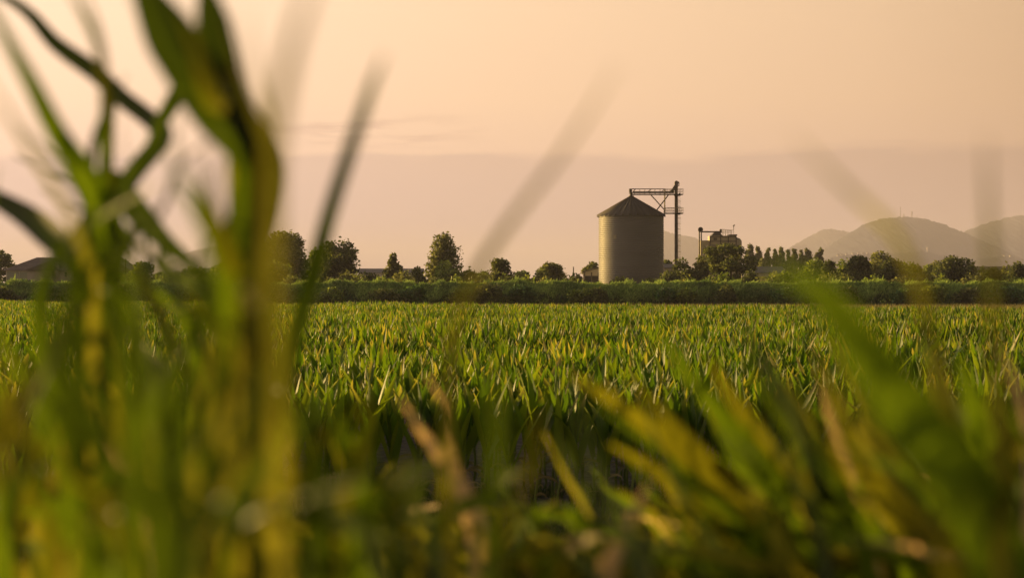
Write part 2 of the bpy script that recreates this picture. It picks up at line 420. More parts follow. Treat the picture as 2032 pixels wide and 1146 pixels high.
    for b in sorted(bl, key=lambda q: q[2])[::4]:
        h0 = min(th*.9, max(.15*H, b[2]*.55))
        mb.tube([(0, 0, h0), (b[0]*.5, b[1]*.5, (h0+b[2])*.5+.03*H), b[:3]], [tr*.5, tr*.3, tr*.12], 5)
    mb.build('trunk', M['bark'], o, smooth=True)
    return o

tree('tree', 563, 452, 104, 290, 'big rounded tree, tallest of the clump left of the narrow oval tree', 'round', 'tree', base=.06)
tree('tree', 672, 466, 104, 280, 'broad dark tree with drooping layered branches, right beside the big rounded tree', 'layered', 'tree2', base=.02)
tree('tree', 628, 484, 50, 296, 'small tree squeezed between the rounded tree and the layered dark tree', 'round', 'tree3', base=.05)
tree('bush', 545, 520, 80, 262, 'low bush at the foot of the big rounded tree', 'bush', 'tree3', cat='bush')
tree('tree', 781, 502, 66, 285, 'small cone shaped tree standing before the long low barn roof', 'cone', 'tree', base=.03)
tree('bush', 828, 530, 42, 270, 'low dark bush between the cone shaped tree and the tall oval tree', 'bush', 'tree2', cat='bush')
tree('bush', 735, 540, 60, 275, 'low bush at the left foot of the cone shaped tree', 'bush', 'tree2', cat='bush')
tree('tree', 878, 464, 68, 290, 'tall narrow oval tree standing alone mid field edge', 'poplar', 'tree', base=.10)
tree('bush', 884, 516, 68, 270, 'leafy bush growing round the foot of the tall oval tree', 'bush', 'tree3', cat='bush')
tree('bush', 955, 538, 70, 330, 'pale low thicket between the oval tree and the small round topped tree', 'bush', 'tree3', cat='bush')
tree('bush', 930, 534, 56, 268, 'dark thicket right of the leafy bush under the oval tree', 'bush', 'tree2', cat='bush')
tree('bush', 800, 537, 60, 262, 'olive bush at the right foot of the cone shaped tree', 'bush', 'tree', cat='bush')
tree('bush', 1030, 542, 66, 262, 'low olive bush below the pale far off tree', 'bush', 'tree', cat='bush')
tree('bush', 690, 540, 70, 258, 'low bush at the right foot of the layered dark tree', 'bush', 'tree', cat='bush')
tree('tree', 993, 510, 56, 280, 'small ragged tree with upswept top, midway between oval tree and silo', 'round', 'tree2', base=.02)
tree('tree', 1036, 532, 34, 420, 'pale far off tree just right of the small ragged tree', 'round', 'tree3', base=.04)
tree('tree', 1095, 516, 66, 285, 'wide rounded bushy tree nearest the left of the open shed', 'round', 'tree', base=.0)
tree('bush', 1075, 535, 60, 270, 'dark bush left in front of the wide bushy tree by the shed', 'bush', 'tree2', cat='bush')
tree('bush', 1142, 543, 60, 255, 'low scrub in front of the open shed beside the silo', 'bush', 'tree2', cat='bush')
tree('tree', 1178, 515, 44, 330, 'tree behind the shed roof, half hidden by the silo', 'round', 'tree', base=.05)
tree('bush', 1232, 551, 70, 250, 'low weedy bush at the foot of the silo, left side', 'bush', 'tree', cat='bush')
tree('bush', 1292, 552, 60, 250, 'low weedy bush at the foot of the silo, right side', 'bush', 'tree', cat='bush')
tree('tree', 1326, 508, 36, 330, 'tree showing in the gap between the silo and its elevator tower', 'round', 'tree2', base=.04)
tree('bush', 1352, 513, 62, 262, 'brownish bush growing below the elevator tower', 'bush', 'tree2', cat='bush')
tree('bush', 1392, 509, 56, 262, 'tall brownish bush in front of the small grain plant', 'bush', 'tree', cat='bush')
tree('bush', 1330, 540, 60, 256, 'short bush at the right corner of the silo foot', 'bush', 'tree2', cat='bush')
tree('tree', 1450, 472, 96, 258, 'open branched tree standing in front of the small grain plant', 'open', 'tree2', base=.16)
tree('bush', 1490, 537, 60, 250, 'dark bush at the right foot of the open branched tree', 'bush', 'tree2', cat='bush')
pop = [(1489, 481, 19), (1505, 485, 17), (1524, 487, 14), (1538, 489, 13), (1551, 486, 14), (1564, 491, 9), (1576, 490, 16), (1590, 491, 11), (1604, 489, 19), (1626, 488, 19)]
pl = ['thickest poplar at the left end of the row, beside the open branched tree', 'second poplar from the left end of the row, leaning close to the thick one',
      'slim poplar standing apart with sky on both sides', 'poplar right of the slim one that stands apart', 'poplar with a split double top in the row',
      'thinnest poplar in the middle of the row', 'dense full poplar right of the thinnest one', 'short thin poplar left of the two broad end poplars',
      'broad flat topped poplar, second from the right end of the row', 'broad poplar at the right end of the row, apart from the others']
for (a, b, c), l in zip(pop, pl):
    tree('poplar', a, b, c*1.08, 560, l, 'poplar', 'tree', group='row of poplars', base=.06, n=2600)
tree('bush', 1512, 512, 24, 540, 'small bush at the foot of the poplar row, left part', 'bush', 'tree', cat='bush')
tree('tree', 1618, 514, 74, 300, 'fresh green rounded tree below the right end of the poplar row', 'bush', 'tree3')
tree('bush', 1560, 538, 70, 265, 'yellow green shrub in front of the low grey shed', 'bush', 'tree3', cat='bush')
tree('tree', 1648, 511, 40, 280, 'dark narrow tree right of the fresh green rounded tree', 'round', 'tree2')
tree('tree', 1704, 506, 72, 272, 'large dark dome shaped tree under the left flank of the main hill', 'round', 'tree2')
tree('tree', 1752, 499, 74, 380, 'paler tree rising behind the two dark dome shaped trees', 'round', 'tree')
tree('tree', 1770, 509, 74, 272, 'dark dome shaped tree under the hill with the masts', 'round', 'tree2')
tree('tree', 1812, 514, 46, 300, 'tree on the right shoulder of the dome below the masts', 'round', 'tree')
tree('tree', 1842, 520, 40, 420, 'small far off tree in the gap right of the dark domes', 'round', 'tree3')
tree('bush', 1835, 540, 70, 262, 'low bush filling the gap between the dark domes and the right tree', 'bush', 'tree2', cat='bush')
tree('tree', 1892, 507, 84, 272, 'wide dark tree with a ragged top left of the long dark roof', 'round', 'tree2')
tree('bush', 1930, 523, 40, 268, 'dark bush against the left end of the long dark roof', 'bush', 'tree2', cat='bush')
tree('tree', 1975, 522, 34, 270, 'small ragged tree in front of the long dark roof', 'round', 'tree')
tree('tree', 2020, 516, 54, 272, 'dark tree at the right edge of the picture', 'round', 'tree2')
tree('tree', 2, 491, 66, 320, 'dark tree with gaps, behind the left end of the farmhouse', 'open', 'tree2', base=.12)
tree('tree', 284, 512, 48, 290, 'round light green tree right of the utility pole', 'round', 'tree3')
tree('tree', 318, 533, 30, 400, 'small hazy tree right of the light green one', 'round', 'tree3')
tree('tree', 170, 504, 40, 330, 'tree rising behind the farmhouse roof, right end', 'round', 'tree2')
tree('bush', 385, 530, 110, 300, 'wide dim bush behind the tall foreground stems', 'bush', 'tree', cat='bush')
tree('tree', 450, 520, 70, 330, 'broad tree half hidden by the thick dark foreground stem', 'round', 'tree')
tree('bush', 240, 541, 60, 270, 'low bush below the utility pole', 'bush', 'tree', cat='bush')

rb = np.random.default_rng(31)
for k in range(46):
    px = -20 + k*46 + rb.uniform(-14, 14)
    if 1180 < px < 1330 or px < 175: continue
    tree('bush', px, rb.uniform(538, 549), rb.uniform(46, 84), rb.uniform(222, 250), 'low ragged bush in the continuous belt just behind the long hedge', 'bush', ['tree', 'tree2', 'tree3'][k % 3], 'bushes of the belt behind the hedge', cat='bush', seed=900+k, n=1500)
for k in range(26):
    px = 10 + k*80 + rb.uniform(-34, 34)
    tree('bush', px, rb.uniform(563, 574), rb.uniform(50, 100), rb.uniform(207, 210), 'low dark shrub growing out of the front of the long hedge', 'bush', ['tree2', 'hedge', 'tree3'][k % 3], 'shrubs in the face of the hedge', cat='shrub', seed=1500+k, n=2200)
for px, top, w, d, m, lab in ((1535, 539, 60, 285, 'tree', 'olive tree in front of the right half of the low grey shed'), (1590, 537, 60, 310, 'tree', 'tree at the foot of the right part of the poplar row'),
                              (1675, 516, 60, 290, 'tree3', 'green tree filling the gap between the dark narrow tree and the large dome'), (1738, 514, 60, 300, 'tree', 'tree filling the gap between the two dark dome shaped trees'),
                              (1800, 520, 60, 285, 'tree3', 'green tree at the right foot of the dome below the masts'), (1862, 518, 60, 282, 'tree', 'tree joined to the left side of the wide dark tree'),
                              (1955, 530, 50, 270, 'tree3', 'green bushy tree before the left part of the long dark roof'), (1998, 526, 50, 282, 'tree', 'tree between the small ragged tree and the right edge')):
    tree('tree', px, top, w, d, lab, 'bush', m)

# ------------------------------------------------------------------ long overgrown hedge and meadow strip
def hedge():
    r = np.random.default_rng(5)
    n = 150000
    x = r.uniform(-82, 82, n)
    lump = .35*np.sin(x*.31+1)+.3*np.sin(x*.83+2.2)+.22*np.sin(x*1.9)+.15*np.sin(x*3.7+.6)
    top = 2.75 + .30*lump + .10*np.sin(x*4.3)*np.sin(x*1.1+1) + .012*np.clip(-x-30, 0, 60)
    v = r.uniform(0, 1, n)**.8
    z = v*top*(1+.05*r.normal(size=n))
    bulge = .8*np.sin(x*.52+z*.9+.4)*np.sin(x*.21+2)+.5*np.sin(x*1.33-z*1.7)
    # steep bushy foot, then a shallow slope of grass and sprays leaning back
    y = 211.7 - bulge + 6.0*np.clip(v-.40, 0, 1)**1.2 + np.abs(r.normal(0, .45, n))
    cen = np.stack([x, y, z], -1)
    a = r.normal(size=(n, 3)); a /= np.linalg.norm(a, axis=1)[:, None]
    b = r.normal(size=(n, 3)); b -= (a*b).sum(1)[:, None]*a; b /= np.linalg.norm(b, axis=1)[:, None]
    s = .13*r.uniform(.5, 1.5, n)[:, None]
    a, b = a*s, b*s*.6
    V1 = np.stack([cen-a, cen-b, cen+a, cen+b], 1).reshape(-1, 3)
    V = V1; V[:, 2] = np.maximum(V[:, 2], .02)
    o = np_mesh('hedge', V, np.arange(len(V)).reshape(-1, 4), M['hedge'])
    tag(o, 'long overgrown green hedge running the whole width beyond the corn', 'hedge')
hedge()
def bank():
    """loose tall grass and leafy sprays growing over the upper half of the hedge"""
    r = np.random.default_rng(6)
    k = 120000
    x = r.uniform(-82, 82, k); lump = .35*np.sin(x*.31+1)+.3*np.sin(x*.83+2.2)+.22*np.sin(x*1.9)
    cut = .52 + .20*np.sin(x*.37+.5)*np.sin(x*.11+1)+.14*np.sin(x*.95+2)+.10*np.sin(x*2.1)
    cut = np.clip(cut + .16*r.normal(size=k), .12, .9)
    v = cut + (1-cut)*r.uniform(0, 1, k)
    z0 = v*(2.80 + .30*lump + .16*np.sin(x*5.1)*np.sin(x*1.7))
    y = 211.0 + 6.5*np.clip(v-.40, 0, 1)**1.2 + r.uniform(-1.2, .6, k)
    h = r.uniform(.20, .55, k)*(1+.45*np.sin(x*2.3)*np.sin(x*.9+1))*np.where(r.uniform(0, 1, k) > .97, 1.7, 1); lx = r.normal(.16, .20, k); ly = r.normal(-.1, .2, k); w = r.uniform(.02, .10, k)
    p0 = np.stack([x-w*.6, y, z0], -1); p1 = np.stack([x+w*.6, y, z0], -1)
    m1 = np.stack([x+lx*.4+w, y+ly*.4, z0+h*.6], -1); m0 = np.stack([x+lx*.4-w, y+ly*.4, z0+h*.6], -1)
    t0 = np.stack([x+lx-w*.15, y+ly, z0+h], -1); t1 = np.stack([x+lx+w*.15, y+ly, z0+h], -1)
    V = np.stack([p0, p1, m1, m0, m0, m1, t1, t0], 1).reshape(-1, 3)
    tag(np_mesh('tall_grass', V, np.arange(len(V)).reshape(-1, 4), M['bank']), 'tall grass over the top of the long hedge, colour lightened as if lit', 'grass', kind='stuff')
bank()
def blades(name, mat, x, y, h, w, lean, r, z=0.0):
    n = len(x)
    a = r.uniform(0, 6.28, n); la = r.uniform(0, 6.28, n); L = h*r.uniform(.1, 1, n)*lean
    dx, dy = np.cos(a)*w/2, np.sin(a)*w/2
    ox, oy = np.cos(la)*L, np.sin(la)*L
    P = lambda k, f, s: np.stack([x+ox*f**2+dx*s, y+oy*f**2+dy*s, z+h*f*(1-.25*lean*f)], -1)
    V = np.stack([P(0, 0, -1), P(0, 0, 1), P(0, .55, .8), P(0, .55, -.8), P(0, .55, -.8), P(0, .55, .8), P(0, 1, .05), P(0, 1, -.05)], 1).reshape(-1, 3)
    return np_mesh(name, V, np.arange(len(V)).reshape(-1, 4), mat)
def meadow():
    r = np.random.default_rng(8)
    n = 90000
    y = r.uniform(84, 208, n); x = r.uniform(-1, 1, n)*(y*.31+4)
    keep = y > 139 - .80*(x+42)
    x, y = x[keep], y[keep]
    h = r.uniform(.45, .85, len(x))
    tag(blades('meadow_grass', M['meadow'], x, y, h, .05, .5, r), 'pale tall meadow grass between the corn and the hedge', 'grass', kind='stuff')
meadow()
def tufts():
    r = np.random.default_rng(9)
    xs, ys, hs = [], [], []
    for k in range(3200):
        y = r.uniform(8, 17.5); x = r.uniform(-1, 1)*(y*.32+1.0)
        if math.sin(x*1.3+y*.7)+math.sin(y*1.9-x*.8)+r.normal()*.6 < -.2: continue
        m = int(r.integers(8, 34)); s = r.uniform(.04, .14)
        xs.append(x+r.normal(0, s, m)); ys.append(y+r.normal(0, s, m)); hs.append(r.uniform(.05, .22, m)*r.uniform(.6, 1.6))
    for k in range(260):
        y = 14.6 + abs(r.normal(0, .35))*r.choice([-1.6, .5]); x = r.uniform(-5.6, 5.6)
        m = int(r.integers(6, 22)); s = r.uniform(.03, .12)
        xs.append(x+r.normal(0, s, m)); ys.append(y+r.normal(0, s, m)); hs.append(r.uniform(.15, .45, m))
    x, y, h = map(np.concatenate, (xs, ys, hs))
    tag(blades('ground_grass', M['grass'], x, y, h, .011, .9, r, -.02), 'short grass and weeds on the bare soil before the corn', 'grass', kind='stuff')
tufts()

# ------------------------------------------------------------------ corn
def strip_leaf(pts, half, side, fold):
    """blade of three vertices across: centre line pushed down into a shallow V"""
    pts, half, side, fold = map(np.asarray, (pts, half, side, fold))
    L = pts - side*half[:, None] + fold*half[:, None]*.35
    R = pts + side*half[:, None] + fold*half[:, None]*.35
    n = len(pts)
    V = np.stack([L, pts, R], 1).reshape(-1, 3)
    i = np.arange(n-1)*3
    Q = np.concatenate([np.stack([i, i+1, i+4, i+3], 1), np.stack([i+1, i+2, i+5, i+4], 1)])
    return V, Q
def corn_leaf(z0, az, th0, bend, L, w, n, r):
    s = np.linspace(0, 1, n+1)
    th = th0 + bend*s**1.6
    ds = L/n
    rr = np.concatenate([[0], np.cumsum(np.sin((th[1:]+th[:-1])/2)*ds)])
    zz = z0 + np.concatenate([[0], np.cumsum(np.cos((th[1:]+th[:-1])/2)*ds)])
    sway = az + .25*r.normal()*s**2
    ca, sa = np.cos(sway), np.sin(sway)
    pts = np.stack([rr*ca, rr*sa, zz], -1)
    half = w/2*np.minimum(1, .5+s*1.4)*np.clip((1-s)/.62, 0.02, 1)**.8
    tw = r.normal()*.5 + r.normal()*.7*s
    side0 = np.stack([-sa, ca, 0*sa], -1)
    up = np.stack([-np.cos(th)*ca, -np.cos(th)*sa, np.sin(th)], -1)
    side = side0*np.cos(tw)[:, None] + up*np.sin(tw)[:, None]
    fold = up*np.cos(tw)[:, None] - side0*np.sin(tw)[:, None]
    return strip_leaf(pts, half, side, fold) + (np.repeat(s, 3),)
def corn_variant(seed, lod):
    r = np.random.default_rng(seed)
    H = r.uniform(1.16, 1.36)
    Vs, Qs, As, off = [], [], [], 0
    dry = []
    nl = 9 if lod == 0 else 5
    az = r.uniform(0, 6.28)
    for k in range(nl):
        u = (k + (9-nl))/8          # 0 lowest, 1 top of the whorl
        z0 = H*(.24 + .46*u**.9)
        th0 = .36*(1-u) + .03 + abs(r.normal())*.10
        bend = (.40*(1-u)+.06)*r.uniform(.1, 1.7)
        L = (H - z0)*r.uniform(.82, 1.12)/max(.75, math.cos(th0))
        w = (.074 + .040*math.sin(math.pi*(.15+.7*u)))*r.uniform(.85, 1.2)
        if k < 2 and lod == 0:       # withered lowest leaves hang short
            z0 = H*r.uniform(.12, .36); L = r.uniform(.16, .30); w = .032; th0 = .9; bend = 1.6
        if u > .9: w *= .75; th0 = abs(r.normal()*.10)
        if k < 2 and lod == 0:
            dry.append(corn_leaf(z0, az, th0, bend, L, w, 7, r)[:2]); az += 2.2; continue
        v, q, al = corn_leaf(z0, az, th0, bend, L, w, 7 if lod == 0 else 3, r)
        Vs.append(v); As.append(al); Qs.append(q+off); off += len(v)
        az += math.pi + r.normal()*.45
    return np.concatenate(Vs), np.concatenate(Qs), H, dry, np.concatenate(As)
variants = [corn_variant(100+i, 0) for i in range(10)]
far_variants = [corn_variant(300+i, 1) for i in range(12)]
def stalk_mb(H, r):
    mb = MB(); pts = []; rad = []
    z = -.05
    k = 0
    while z < H*.72:
        bulge = 1.22 if k % 3 == 0 else 1.0
        pts.append((.006*r.normal(), .006*r.normal(), z)); rad.append((.0135-.006*z/H)*bulge)
        z += .055; k += 1
    mb.tube(pts, rad, 8)
    return mb
protos = []
def along(o, a):
    at_ = o.data.attributes.new('along', 'FLOAT', 'POINT'); at_.data.foreach_set('value', np.asarray(a, dtype=np.float32)); return o
for i, (v, q, H, dry, al) in enumerate(variants):
    e = empty('corn_plant', (0, 0, 0), 'young corn plant in the front rows, bare stalk below upright pointed leaves', 'corn plant', 'corn plants of the front rows')
    st = stalk_mb(H, np.random.default_rng(i)).build('stalk', M['stalk'], e, smooth=True)
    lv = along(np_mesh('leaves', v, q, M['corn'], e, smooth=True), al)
    dl = np_mesh('withered_leaves', np.concatenate([a for a, b in dry]), np.concatenate([b+j*len(dry[0][0]) for j, (a, b) in enumerate(dry)]), M['dry_corn'], e, smooth=True)
    protos.append((e, st, lv, dl))
def far_edge(x): return 138 - .80*(x+42)
ROW = .76
r = np.random.default_rng(21)
spots = []
y = 15.0
row = 0
while row < 5:
    hw = y*.30+.35
    x = -hw + r.uniform(0, .18)
    while x < hw:
        spots.append((x, y + .05*r.normal() + .10*math.sin(x*.8+row)))
        x += .19 + .03*abs(r.normal())
    y += ROW; row += 1
used = 0
for (x, y_) in spots[:300]:
    i = used % len(protos)
    if used < len(protos):
        e = protos[i][0]
    else:
        i = int(r.integers(len(protos)))
        e0 = protos[i][0]
        e = e0.copy(); C.objects.link(e)
        for ch in protos[i][1:]:
            c = ch.copy(); C.objects.link(c); c.parent = e
    e.location = (x, y_, -.03)
    e.rotation_euler = (r.normal()*.04, r.normal()*.04, r.uniform(0, 6.28))
    s = r.uniform(.92, 1.06); e.scale = (s, s, s)
    used += 1
def merged(plants, vars_, name):
    Vs, Qs, As, off = [], [], [], 0
    by = {}
    for p in plants: by.setdefault(p[2], []).append(p)
    for k, ps in by.items():
        v, q = vars_[k][:2]
        ps = np.array(ps)
        c, s = np.cos(ps[:, 3]), np.sin(ps[:, 3])
        P = np.empty((len(ps), len(v), 3), dtype=np.float32)
        sc = ps[:, 4][:, None]
        P[:, :, 0] = (v[None, :, 0]*c[:, None]-v[None, :, 1]*s[:, None])*sc + ps[:, 0][:, None] + ps[:, 5][:, None]*v[None, :, 2]
        P[:, :, 1] = (v[None, :, 0]*s[:, None]+v[None, :, 1]*c[:, None])*sc + ps[:, 1][:, None]
        P[:, :, 2] = v[None, :, 2]*sc - .03
        Vs.append(P.reshape(-1, 3))
        Qs.append((q[None] + (np.arange(len(ps))*len(v))[:, None, None]).reshape(-1, 4) + off)
        off += len(ps)*len(v); As.append(np.tile(vars_[k][4], len(ps)))
    return np.concatenate(Vs), np.concatenate(Qs), np.concatenate(As)
near, far = [], []
rest_x = [(x, y_, int(r.integers(10)), r.uniform(0, 6.28), r.uniform(.92, 1.06), r.normal()*.04) for x, y_ in spots[300:]]
near += rest_x
yy = 15.0+5*ROW
while yy < 150:
    hw = yy*.31+3
    step = .20 if yy < 60 else .21
    m = int(2*hw/step)
    xs = -hw + np.arange(m)*step + r.normal(0, .03, m)
    for x in xs:
        if yy > far_edge(x): continue
        gap = math.sin(x*.55+yy*.23)+math.sin(yy*.41-x*.17)
        if r.random() < .07: continue
        t = (x, yy+.06*r.normal(), int(r.integers(10 if yy < 34 else 12)), r.uniform(0, 6.28), r.uniform(.88, 1.08)*(1+.055*gap), r.normal()*.04)
        (near if yy < 34 else far).append(t)
    yy += ROW
V1, Q1, A1 = merged(near, variants, 'n')
V2, Q2, A2 = merged(far, far_variants, 'f')
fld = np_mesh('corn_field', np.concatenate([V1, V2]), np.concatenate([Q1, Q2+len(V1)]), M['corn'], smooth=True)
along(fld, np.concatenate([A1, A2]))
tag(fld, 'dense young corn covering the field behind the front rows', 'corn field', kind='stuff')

# ------------------------------------------------------------------ grain silo with bucket elevator
M['galv'] = solid('galvanised_sheet', (.27, .255, .22), (.20, .19, .165), .35, .5, .25, scl=(.12, .12, 1))
M['roofm'] = solid('weathered_roof_sheet', (.15, .13, .10), (.11, .095, .075), .4, .8, .0)
M['steel'] = solid('painted_steel', (.20, .18, .15), (.14, .125, .105), 1.5, .5, .3)
M['darksteel'] = solid('dark_steel', (.09, .08, .065), (.06, .055, .045), 2, .55, .3)
M['rail'] = solid('galvanised_rail', (.40, .35, .24), (.30, .26, .18), 2, .5, .2)
D = 290.0
u = D/F                       # metres per photograph pixel at the silo
sx = (1252.5-1016)*u
def zz(py): return CAMH + (HOR-py)*u
def silo():
    o = empty('grain_silo', (sx, D, 0), 'large corrugated steel grain silo with a conical roof, left side lit by the sun', 'silo')
    R = 64.3*u; top = zz(428)
    n = 96; V = []; Fc = []
    hz = np.arange(0, top, top/(46*6))
    for i, z in enumerate(hz):
        rr = R + (.045)*math.cos(z/(top/46)*2*math.pi)
        for k in range(n):
            a = 2*math.pi*k/n
            V.append((rr*math.cos(a), rr*math.sin(a), z))
    for i in range(len(hz)-1):
        for k in range(n):
            a = i*n+k; b = i*n+(k+1) % n
            Fc.append((a, b, b+n, a+n))
    np_mesh('wall', np.array(V), np.array(Fc), M['galv'], o, smooth=True)
    # conical roof of folded panels with raised seams
    V = []; Fc = []; m = 120
    apex = zz(391); r0 = 4.0*u; r1 = R+.32; ze = top-.10
    for (rr, z) in ((r1, ze-.12), (r1, ze), (r0, apex)):
        for k in range(m):
            a = 2*math.pi*k/m
            rib = .26 if (k % 4 == 0) else 0.0
            V.append((rr*math.cos(a), rr*math.sin(a), z+rib*(1 if rr > r0 else .6)))
    for i in range(2):
        for k in range(m):
            a = i*m+k; b = i*m+(k+1) % m
            Fc.append((a, b, b+m, a+m))
    rf = np_mesh('roof', np.array(V), np.array(Fc), M['roofm'], o)
    mb = MB(); mb.tube([(0, 0, zz(392.5)), (0, 0, zz(388.2))], 5.0*u, 20); mb.tube([(0, 0, zz(388.6)), (0, 0, zz(388.0))], 5.4*u, 20)
    mb.build('roof_cap', M['darksteel'], o)
    mb = MB(); mb.box(-.26, .26, -.03, .06, -.3, .3)
    ih = mb.build('inspection_hatch', M['rail'], o)
    a = math.radians(-90-33); ih.location = ((R+.05)*math.cos(a), (R+.05)*math.sin(a), zz(471.5)); ih.rotation_euler = (0, 0, a+math.pi/2)
    mb = MB(); mb.tube([(0, 0, -.3), (0, 0, .12)], R+.5, 48)
    mb.build('footing', solid('concrete', (.34, .32, .29), (.25, .24, .22), 2, .9), o)
silo()
def elevator():
    tx = (1343-1016)*u
    o = empty('bucket_elevator', (tx, D+1.0, 0), 'tall bucket elevator tower with catwalks and conveyor bridge reaching over the silo', 'elevator tower')
    X = lambda px: (px-1343)*u
    y0 = -.9                          # the bridge sits a little nearer than the tower axis
    mb = MB(); mb.box(-3.4*u*.8, 3.4*u*.8, -.3, .3, 0, zz(371)); mb.build('tower_casing', M['steel'], o)
    mb = MB(); mb.box(-.31, -.24, -.34, -.29, 0, zz(371)); mb.box(.18, .25, -.34, -.29, 0, zz(371)); mb.build('corner_strip', M['rail'], o)
    # head: rounded drum housing with motor
    mb = MB(); mb.tube([(0, -.42, zz(361.5)), (0, .42, zz(361.5))], 3.6*u, 20); mb.box(-3.5*u, 3.3*u, -.41, .41, zz(371), zz(361.5)); mb.build('head_housing', M['steel'], o)
    mb = MB(); mb.tube([(3.4*u, 0, zz(361.5)), (6.0*u, 0, zz(361.5))], .16, 10); mb.box(4.2*u, 5.8*u, -.1, .1, zz(368.5), zz(367)); mb.tube([(5.6*u, 0, zz(362)), (5.4*u, 0, zz(367.5))], .07, 8)
    mb.build('motor', M['darksteel'], o)
    # conveyor trough and bridge
    mb = MB(); mb.box(X(1256), X(1337), y0-.28, y0+.28, zz(383.2), zz(379.7)); mb.build('conveyor_trough', M['darksteel'], o)
    mb = MB(); mb.box(X(1248.5), X(1254), y0-.35, y0+.35, zz(381.5), zz(374.6)); mb.tube([(X(1252.5), y0, zz(381)), (X(1252.5), y0, zz(387.9))], [.30, .20], 10); mb.build('discharge_spout', M['darksteel'], o)
    mb = MB()
    for dy in (-.55, .55): mb.box(X(1251), X(1355), y0+dy-.07, y0+dy+.07, zz(386.6), zz(384.9))
    for k in range(22): xx = X(1251)+(X(1355)-X(1251))*k/21; mb.box(xx-.06, xx+.06, y0-.5, y0+.5, zz(385.9), zz(385.4))
    mb.build('bridge_beam', M['darksteel'], o)
    def rails(x0, x1, ztop, zfoot, n, dy, mid=True):
        mb = MB()
        for s in (-1, 1):
            mb.bar((x0, y0+s*dy, ztop), (x1, y0+s*dy, ztop), .07)
            if mid: mb.bar((x0, y0+s*dy, (ztop+zfoot)/2), (x1, y0+s*dy, (ztop+zfoot)/2), .05)
            for k in range(n+1):
                xx = x0+(x1-x0)*k/n; mb.bar((xx, y0+s*dy, zfoot), (xx, y0+s*dy, ztop), .05)
        return mb
    rails(X(1249), X(1320), zz(374.8), zz(385), 7, .6, False).build('bridge_railing', M['steel'], o)
    mb = MB()
    for px in (1256, 1287, 1314): mb.bar((X(px), y0+.6, zz(379)), (X(px+6), y0+.6, zz(375)), .1)
    mb.build('railing_brace', M['darksteel'], o)
    rails(X(1318), X(1355), zz(375.4), zz(385), 6, 1.0).build('upper_railing', M['rail'], o)
    rails(X(1318), X(1355), zz(412.6), zz(423), 9, 1.0).build('lower_railing', M['rail'], o)
    mb = MB(); mb.box(X(1317), X(1355), y0-1.05, y0+1.05, zz(424), zz(422.6)); mb.box(X(1339), X(1350), y0-.5, y0+.5, zz(425.6), zz(424.1)); mb.build('lower_platform', M['darksteel'], o)
    mb = MB(); mb.box(X(1335), X(1355), y0-1.05, y0+1.05, zz(386.4), zz(385.2)); mb.box(X(1338), X(1350), y0-.5, y0+.5, zz(388.2), zz(386.5)); mb.build('upper_platform', M['darksteel'], o)
    mb = MB(); mb.bar((X(1303), y0, zz(417)), (X(1327), y0, zz(386)), .20); mb.build('strut', M['darksteel'], o)
    mb = MB(); mb.bar((X(1318), y0+.5, zz(414.5)), (X(1292), y0+.5, zz(386)), .18); mb.build('strut', M['rail'], o)
    mb = MB(); mb.bar((X(1319), y0-.5, zz(423)), (X(1319), y0-.5, zz(377)), .16); mb.bar((X(1319), y0+.5, zz(423)), (X(1319), y0+.5, zz(377)), .12); mb.build('post', M['rail'], o)
    mb = MB(); mb.tube([(X(1339.5), y0, zz(368)), (X(1334), y0, zz(377)), (X(1328), y0, zz(382))], .16, 8); mb.tube([(X(1341), y0+.4, zz(372)), (X(1335), y0+.4, zz(379.5))], .15, 8); mb.build('chute', M['steel'], o)
    mb = MB(); mb.box(X(1348.5), X(1351.5), -.2, .2, zz(384.8), zz(382.2)); mb.build('lamp_box', M['darksteel'], o)
    # caged ladder up the right side
    mb = MB(); lx0, lx1 = X(1347), X(1350.5)
    mb.bar((lx0, 0, .3), (lx0, 0, zz(384)), .045); mb.bar((lx1, 0, .3), (lx1, 0, zz(384)), .045)
    k = .5
    while k < zz(386): mb.bar((lx0, 0, k), (lx1, 0, k), .03); k += .55
    k = 3.0
    while k < zz(386):
        mb.tube([(lx0-.1, 0, k), (lx0-.1, -.6, k), (lx1+.1, -.6, k), (lx1+.1, 0, k)], .03, 4); k += .95
    mb.build('ladder', M['rail'], o)
elevator()

